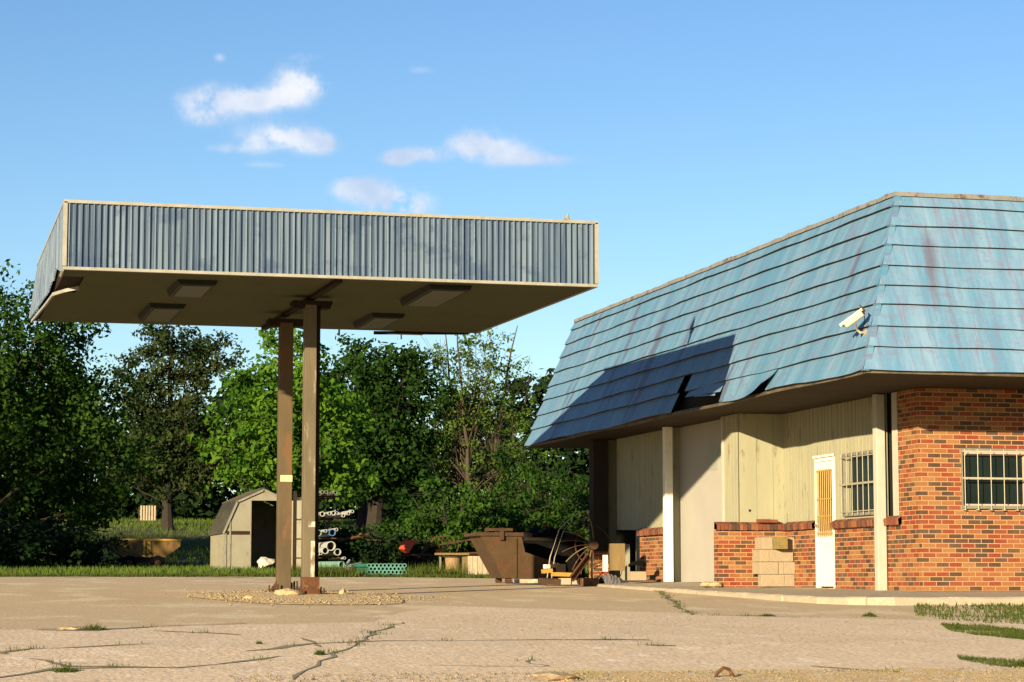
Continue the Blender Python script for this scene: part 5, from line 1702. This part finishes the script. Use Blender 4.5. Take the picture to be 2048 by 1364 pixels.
def scrap():
    Yd = 10.6
    G = 'scrap heaped between the hopper and the far bay'

    def B(name, x0, x1, y0, y1, Y, D, m, lab, cat, rot=0, tilt=None, bevel=.004):
        """a block seen between sightings x0..x1 wide and y0 (top)..y1 (bottom) high at depth Y"""
        a = at(x0, y1, Y); b = at(x1, y0, Y)
        mm = MB(); mm.box(a[0], b[0], Y, Y + D, a[2], b[2], rot=rot, tilt=tilt)
        o = mm.build(name, m, bevel=bevel)
        return tag(o, lab, cat, G)
    B('rusty_box', 1168, 1198, 1156, 1172, 9.6, .35, M_rust, 'square rust-red steel box in front of the scrap pile', 'box')
    B('concrete_block', 1125, 1142, 1156, 1169, 9.9, .3, M_concrete, 'grey-green concrete block, left one of two under the yellow board', 'block')
    B('concrete_block', 1145, 1159, 1157, 1169, 9.9, .3, M_concrete, 'grey-green concrete block, right one of two under the yellow board', 'block')
    B('yellow_board', 1112, 1148, 1145, 1153, 9.95, .35, M_yboard, 'yellow board lying on the two concrete blocks', 'board', tilt=(0, .03))
    B('yellow_bracket', 1088, 1106, 1138, 1146, 10.4, .2, M_yboard, 'yellow steel bracket just right of the hopper foot', 'bracket', tilt=(0, -.1))
    B('pale_jug', 1090, 1100, 1129, 1137, 10.5, .1, M_whitepaint, 'small pale jug-like piece above the yellow bracket', 'scrap piece', rot=.3)
    B('rusty_plate', 1088, 1122, 1157, 1168, 10.0, .4, M_rustd, 'dark red rusty plates flat on the ground by the hopper', 'plate', tilt=(.05, .02))
    B('grey_skid', 1040, 1076, 1158, 1166, 10.6, .5, M_concrete, 'flat pale slab on the ground beneath the hopper', 'slab')
    B('dark_motor', 1108, 1130, 1128, 1146, 10.7, .25, M_steel, 'dark greasy motor housing above the yellow board', 'motor', rot=.2)
    B('wooden_block', 1225, 1250, 1087, 1141, 9.7, .22, M_wood, 'tall weathered timber block standing on end before the brick', 'timber block')
    B('concrete_block', 1263, 1293, 1143, 1161, 9.0, .22, M_block, 'tan concrete block at the right end of the scrap pile', 'block')
    B('black_can', 1303, 1311, 1150, 1160, 8.9, .12, M_black, 'little black can by the foot of the white post', 'can')
    x0, x1 = at(1234, 1100, 10.9)[0], at(1270, 1100, 10.9)[0]; za, zb2 = at(1250, 1088, 10.9)[2], at(1250, 1060, 10.9)[2]
    t = thing('black_box_and_shadow', ((x0 + x1) / 2, 10.9, zg(10.9) + .1), 'black box behind the timber block, with the cast shadow of the timber as right leg', 'stand', G)
    m = MB(); m.box(x0, x1, 10.85, 10.95, za, zb2); m.build('top', M_black, t)
    m = MB(); m.box(x1 - .09, x1, 10.86, 10.94, zg(10.9) + .05, za); m.build('leg', M_black, t)  # right leg: black bar in place of the shadow cast by the timber block
    m = MB(); m.box(x0, x0 + .05, 10.86, 10.94, zg(10.9) + .05, za); m.build('leg', M_black, t)
    # leaning girder
    pa, pb = at(1146, 1163, 9.7), at(1181, 1116, 10.3)
    d = Vector(pb - pa); u = Vector((0, 1, .1)).normalized(); s = d.cross(u).normalized()
    m = MB()
    for (o1, w1, h1) in ((0, .10, .012), (.09, .10, .012)):
        q = [Vector(pa) + s * o1 - u * w1 / 2, Vector(pa) + s * o1 + u * w1 / 2, Vector(pa) + s * (o1 + h1) + u * w1 / 2, Vector(pa) + s * (o1 + h1) - u * w1 / 2]
        m.add(q + [p + d for p in q], [(0, 1, 2, 3), (4, 7, 6, 5), (0, 4, 5, 1), (1, 5, 6, 2), (2, 6, 7, 3), (3, 7, 4, 0)])
    q = [Vector(pa) - u * .01, Vector(pa) + u * .01, Vector(pa) + s * .1 + u * .01, Vector(pa) + s * .1 - u * .01]
    m.add(q + [p + d for p in q], [(0, 1, 2, 3), (4, 7, 6, 5), (0, 4, 5, 1), (1, 5, 6, 2), (2, 6, 7, 3), (3, 7, 4, 0)])
    tag(m.build('steel_girder', M_rust), 'rusty steel girder leaning up towards the brick pillar', 'girder', G)
    # crumpled tarp
    Y = 9.5
    a, b = at(1208, 1172, Y), at(1256, 1146, Y)
    m = MB(); n = 14; V, F = [], []
    r = random.Random(4)
    for i in range(n + 1):
        for j in range(9):
            x = a[0] + (b[0] - a[0]) * i / n; y = Y - .1 + .5 * j / 8
            h = (b[2] - a[2]) * (.45 + .4 * math.sin(3.1 * i / n + .6)) * math.sin(math.pi * min(1, (j + .3) / 8.6)) + r.uniform(-.02, .02)
            V.append((x, y, zg(y) + .1 + max(.01, h) - .08))
    for i in range(n):
        for j in range(8): F.append((i * 9 + j, (i + 1) * 9 + j, (i + 1) * 9 + j + 1, i * 9 + j + 1))
    m.add(V, F); tag(m.build('crumpled_tarp', M_tarp), 'crumpled blue-grey tarp heaped in front of the timber block', 'tarp', G)
    # black lump (tyre pieces) on the tan block
    p = at(1272, 1133, 9.1)
    m = MB()
    for k in range(3):
        m.tube([(p[0] + .13 * math.cos(u) + .04 * k, 9.1 + .05 * k, p[2] + .055 * math.sin(u) + .01 * k) for u in np.linspace(.2, 3.3, 9)], .032, 7)
    tag(m.build('tyre_scraps', M_black), 'black curled tyre scraps on the tan concrete block', 'tyre scraps', G)
    # pale stub
    B('pale_post', 1207, 1216, 1110, 1143, 11.2, .06, M_whitepaint, 'narrow white post stub behind the timber block', 'post')
    # white bent hoops
    for (P, lab) in ((((1118, 1060), (1128, 1048), (1142, 1036), (1158, 1026), (1176, 1021)), 'upper pale hoop curving over the scrap'), (((1127, 1062), (1135, 1052), (1148, 1043), (1162, 1038), (1176, 1036)), 'lower pale hoop curving over the scrap')):
        pts = [at(x, y, 11.4 + .1 * i) for i, (x, y) in enumerate(P)]
        end = np.array(pts[0]); base = np.array([end[0] - .25, 11.4, zg(11.4)])
        mid = (end + base) / 2 + np.array([-.05, 0, 0])
        m = MB(); m.tube([base, mid] + pts, .011, 6); tag(m.build('bent_hoop', M_pvcgrey if 'lower' in lab else M_panelw), lab, 'hoop', G)
    # hay rake wheel with tines
    c = at(1185, 1090, 11.5)
    t = thing('rake_wheel', (c[0], 11.5, zg(11.5)), 'rusty hay-rake wheel with curved tines against the brick pillar', 'rake wheel', G)
    m = MB(); m.tube([(c[0] + .34 * math.cos(u), 11.5, c[2] + .36 * math.sin(u)) for u in np.linspace(0, 2 * math.pi, 25)], .014, 6); m.build('rim', M_rustd, t)
    for i in range(11):
        u = 1.5 + i * .32
        pts = [(c[0] + rr * math.cos(u + .5 * (rr - .1)), 11.5 - .02 * i * 0 - .03, c[2] + rr * math.sin(u + .5 * (rr - .1))) for rr in np.linspace(.1, .62, 7)]
        m = MB(); m.tube(pts, .009, 5); m.build('tine', M_rust if i % 3 else M_wood, t)
    m = MB(); m.tube([(c[0], 11.4, c[2]), (c[0], 11.6, c[2])], .09, 12); m.build('hub', M_rustd, t)
    m = MB(); m.box(c[0] - .02, c[0] + .02, 11.52, 11.56, zg(11.5), c[2]); m.build('stand', M_rustd, t)
    # orange dead branch and dark drum behind the hopper
    Y = 14.2
    t = thing('dead_branch', (at(1085, 1050, Y)[0], Y, zg(Y)), 'orange-brown dead branch sticking up behind the hopper', 'branch', G)
    m = MB()
    b0 = at(1090, 1140, Y); j = at(1090, 1051, Y)
    m.tube([b0, j], [.03, .02], 6)
    for e in ((1066, 1031), (1078, 1064), (1102, 1048), (1112, 1062), (1086, 1070), (1074, 1042)): m.tube([j, (np.array(j) + at(*e, Y)) / 2 + np.array([0, 0, .02]), at(*e, Y)], [.014, .010, .004], 5)
    m.build('limbs', M_rust, t)
    Y = 14.6; z0 = zg(Y)
    b0, b1 = at(1052, 1100, 12.95)[0], at(1166, 1100, 12.95)[0]
    t = thing('steel_bin', (b0, 12.95, z0), 'black open-topped steel bin standing behind the hopper, full of dark junk', 'bin', G)
    zt = at(1100, 1076, 12.95)[2]
    m = MB(); m.box(b0, b1, 12.95, 12.99, z0 + .05, zt); m.box(b0, b1, 14.0, 14.04, z0 + .05, zt); m.box(b0, b0 + .04, 12.99, 14.0, z0 + .05, zt); m.box(b1 - .04, b1, 12.99, 14.0, z0 + .05, zt); m.box(b0 + .04, b1 - .04, 12.99, 14.0, z0 + .05, z0 + .1)
    m.build('shell', M_black, t)
    m = MB(); m.box(b0 - .03, b1 + .03, 12.92, 12.95, zt - .05, zt + .01); m.build('rim', M_steel, t)
    for k in range(7):
        m = MB(); m.rock((b0 + .12 + k * .15, 13.3 + .1 * (k % 3), zt - .0 + .07 * (k % 2)), (.16, .25, .16), seed=60 + k, sub=2); m.build('junk', M_black if k % 2 else M_steel, t)
    Y = 14.7
    for (px, w_, top, lab) in ((1092, .42, 1064, 'dark drum right behind the hopper rim'), (1140, .40, 1074, 'dark drum between the hopper and the rake wheel')):
        c = at(px, top, Y)
        t = thing('oil_drum', (c[0], Y, z0), lab, 'drum', G)
        m = MB(); m.tube([(c[0], Y, z0), (c[0], Y, c[2])], w_ * .75, 20); m.build('body', M_steel, t)
        for zz in (z0 + .3, z0 + .6, c[2] - .02):
            m = MB(); m.tube([(c[0], Y, zz), (c[0], Y, zz + .025)], w_ * .75 + .012, 20); m.build('hoop', M_rustd, t)


scrap()


def blocks():
    """stack of cinder blocks against the wainscot"""
    Yf = 4.88
    rows = [(0, [(-.575, -.17, 'c'), (-.165, .0, 'x')]), (1, [(-.60, -.36, 'x'), (-.355, -.28, 'e'), (-.275, -.19, 'e'), (-.185, .0, 'x')]),
            (2, [(-.595, -.44, 'x'), (-.435, -.015, 'c')]), (3, [(-.55, -.37, 'x'), (-.16, .02, 'x')])]
    k = 0
    names = ['bottom course, left', 'bottom course, right', 'second course, leftmost', 'second course, narrow second from left', 'second course, narrow third from left', 'second course, rightmost',
             'third course, left narrow', 'third course, wide right', 'top course, left', 'top course, right']
    for r_i, items in rows:
        for (x0, x1, kind) in items:
            z0 = .055 + r_i * .201
            m = MB()
            d = .39 if kind != 'c' else .19
            jx = rng.uniform(-.004, .004)
            m.box(x0 + jx, x1 + jx, Yf + rng.uniform(-.01, .01), Yf + d - .02, z0, z0 + .196)
            t = tag(m.build('cinder_block', M_block, bevel=.006), f'tan cinder block in the stack by the white door: {names[k]}', 'cinder block', 'cinder blocks stacked against the brick')
            if kind == 'c':
                pass
            k += 1
    m = MB(); m.box(-.36, -.175, Yf - .16, Yf + .05, .055 + 3 * .201, .055 + 3 * .201 + .205, rot=.03)
    tag(m.build('cinder_block', M_mossblock, bevel=.006), 'mossy yellow-brown block jutting from the top of the cinder block stack', 'cinder block', 'cinder blocks stacked against the brick')
    m = MB()
    for i, (x, y) in enumerate(((-1.28, 5.28), (-1.40, 5.4))):
        m.rock((x + .05, y, .09), (.13, .10, .06), seed=i, sub=1)
    tag(m.build('concrete_rubble', M_rock), 'broken concrete lump at the foot of the brick beside the bay door', 'rubble')


blocks()

for o in list(bpy.data.objects):
    if '_o' in o: del o['_o']
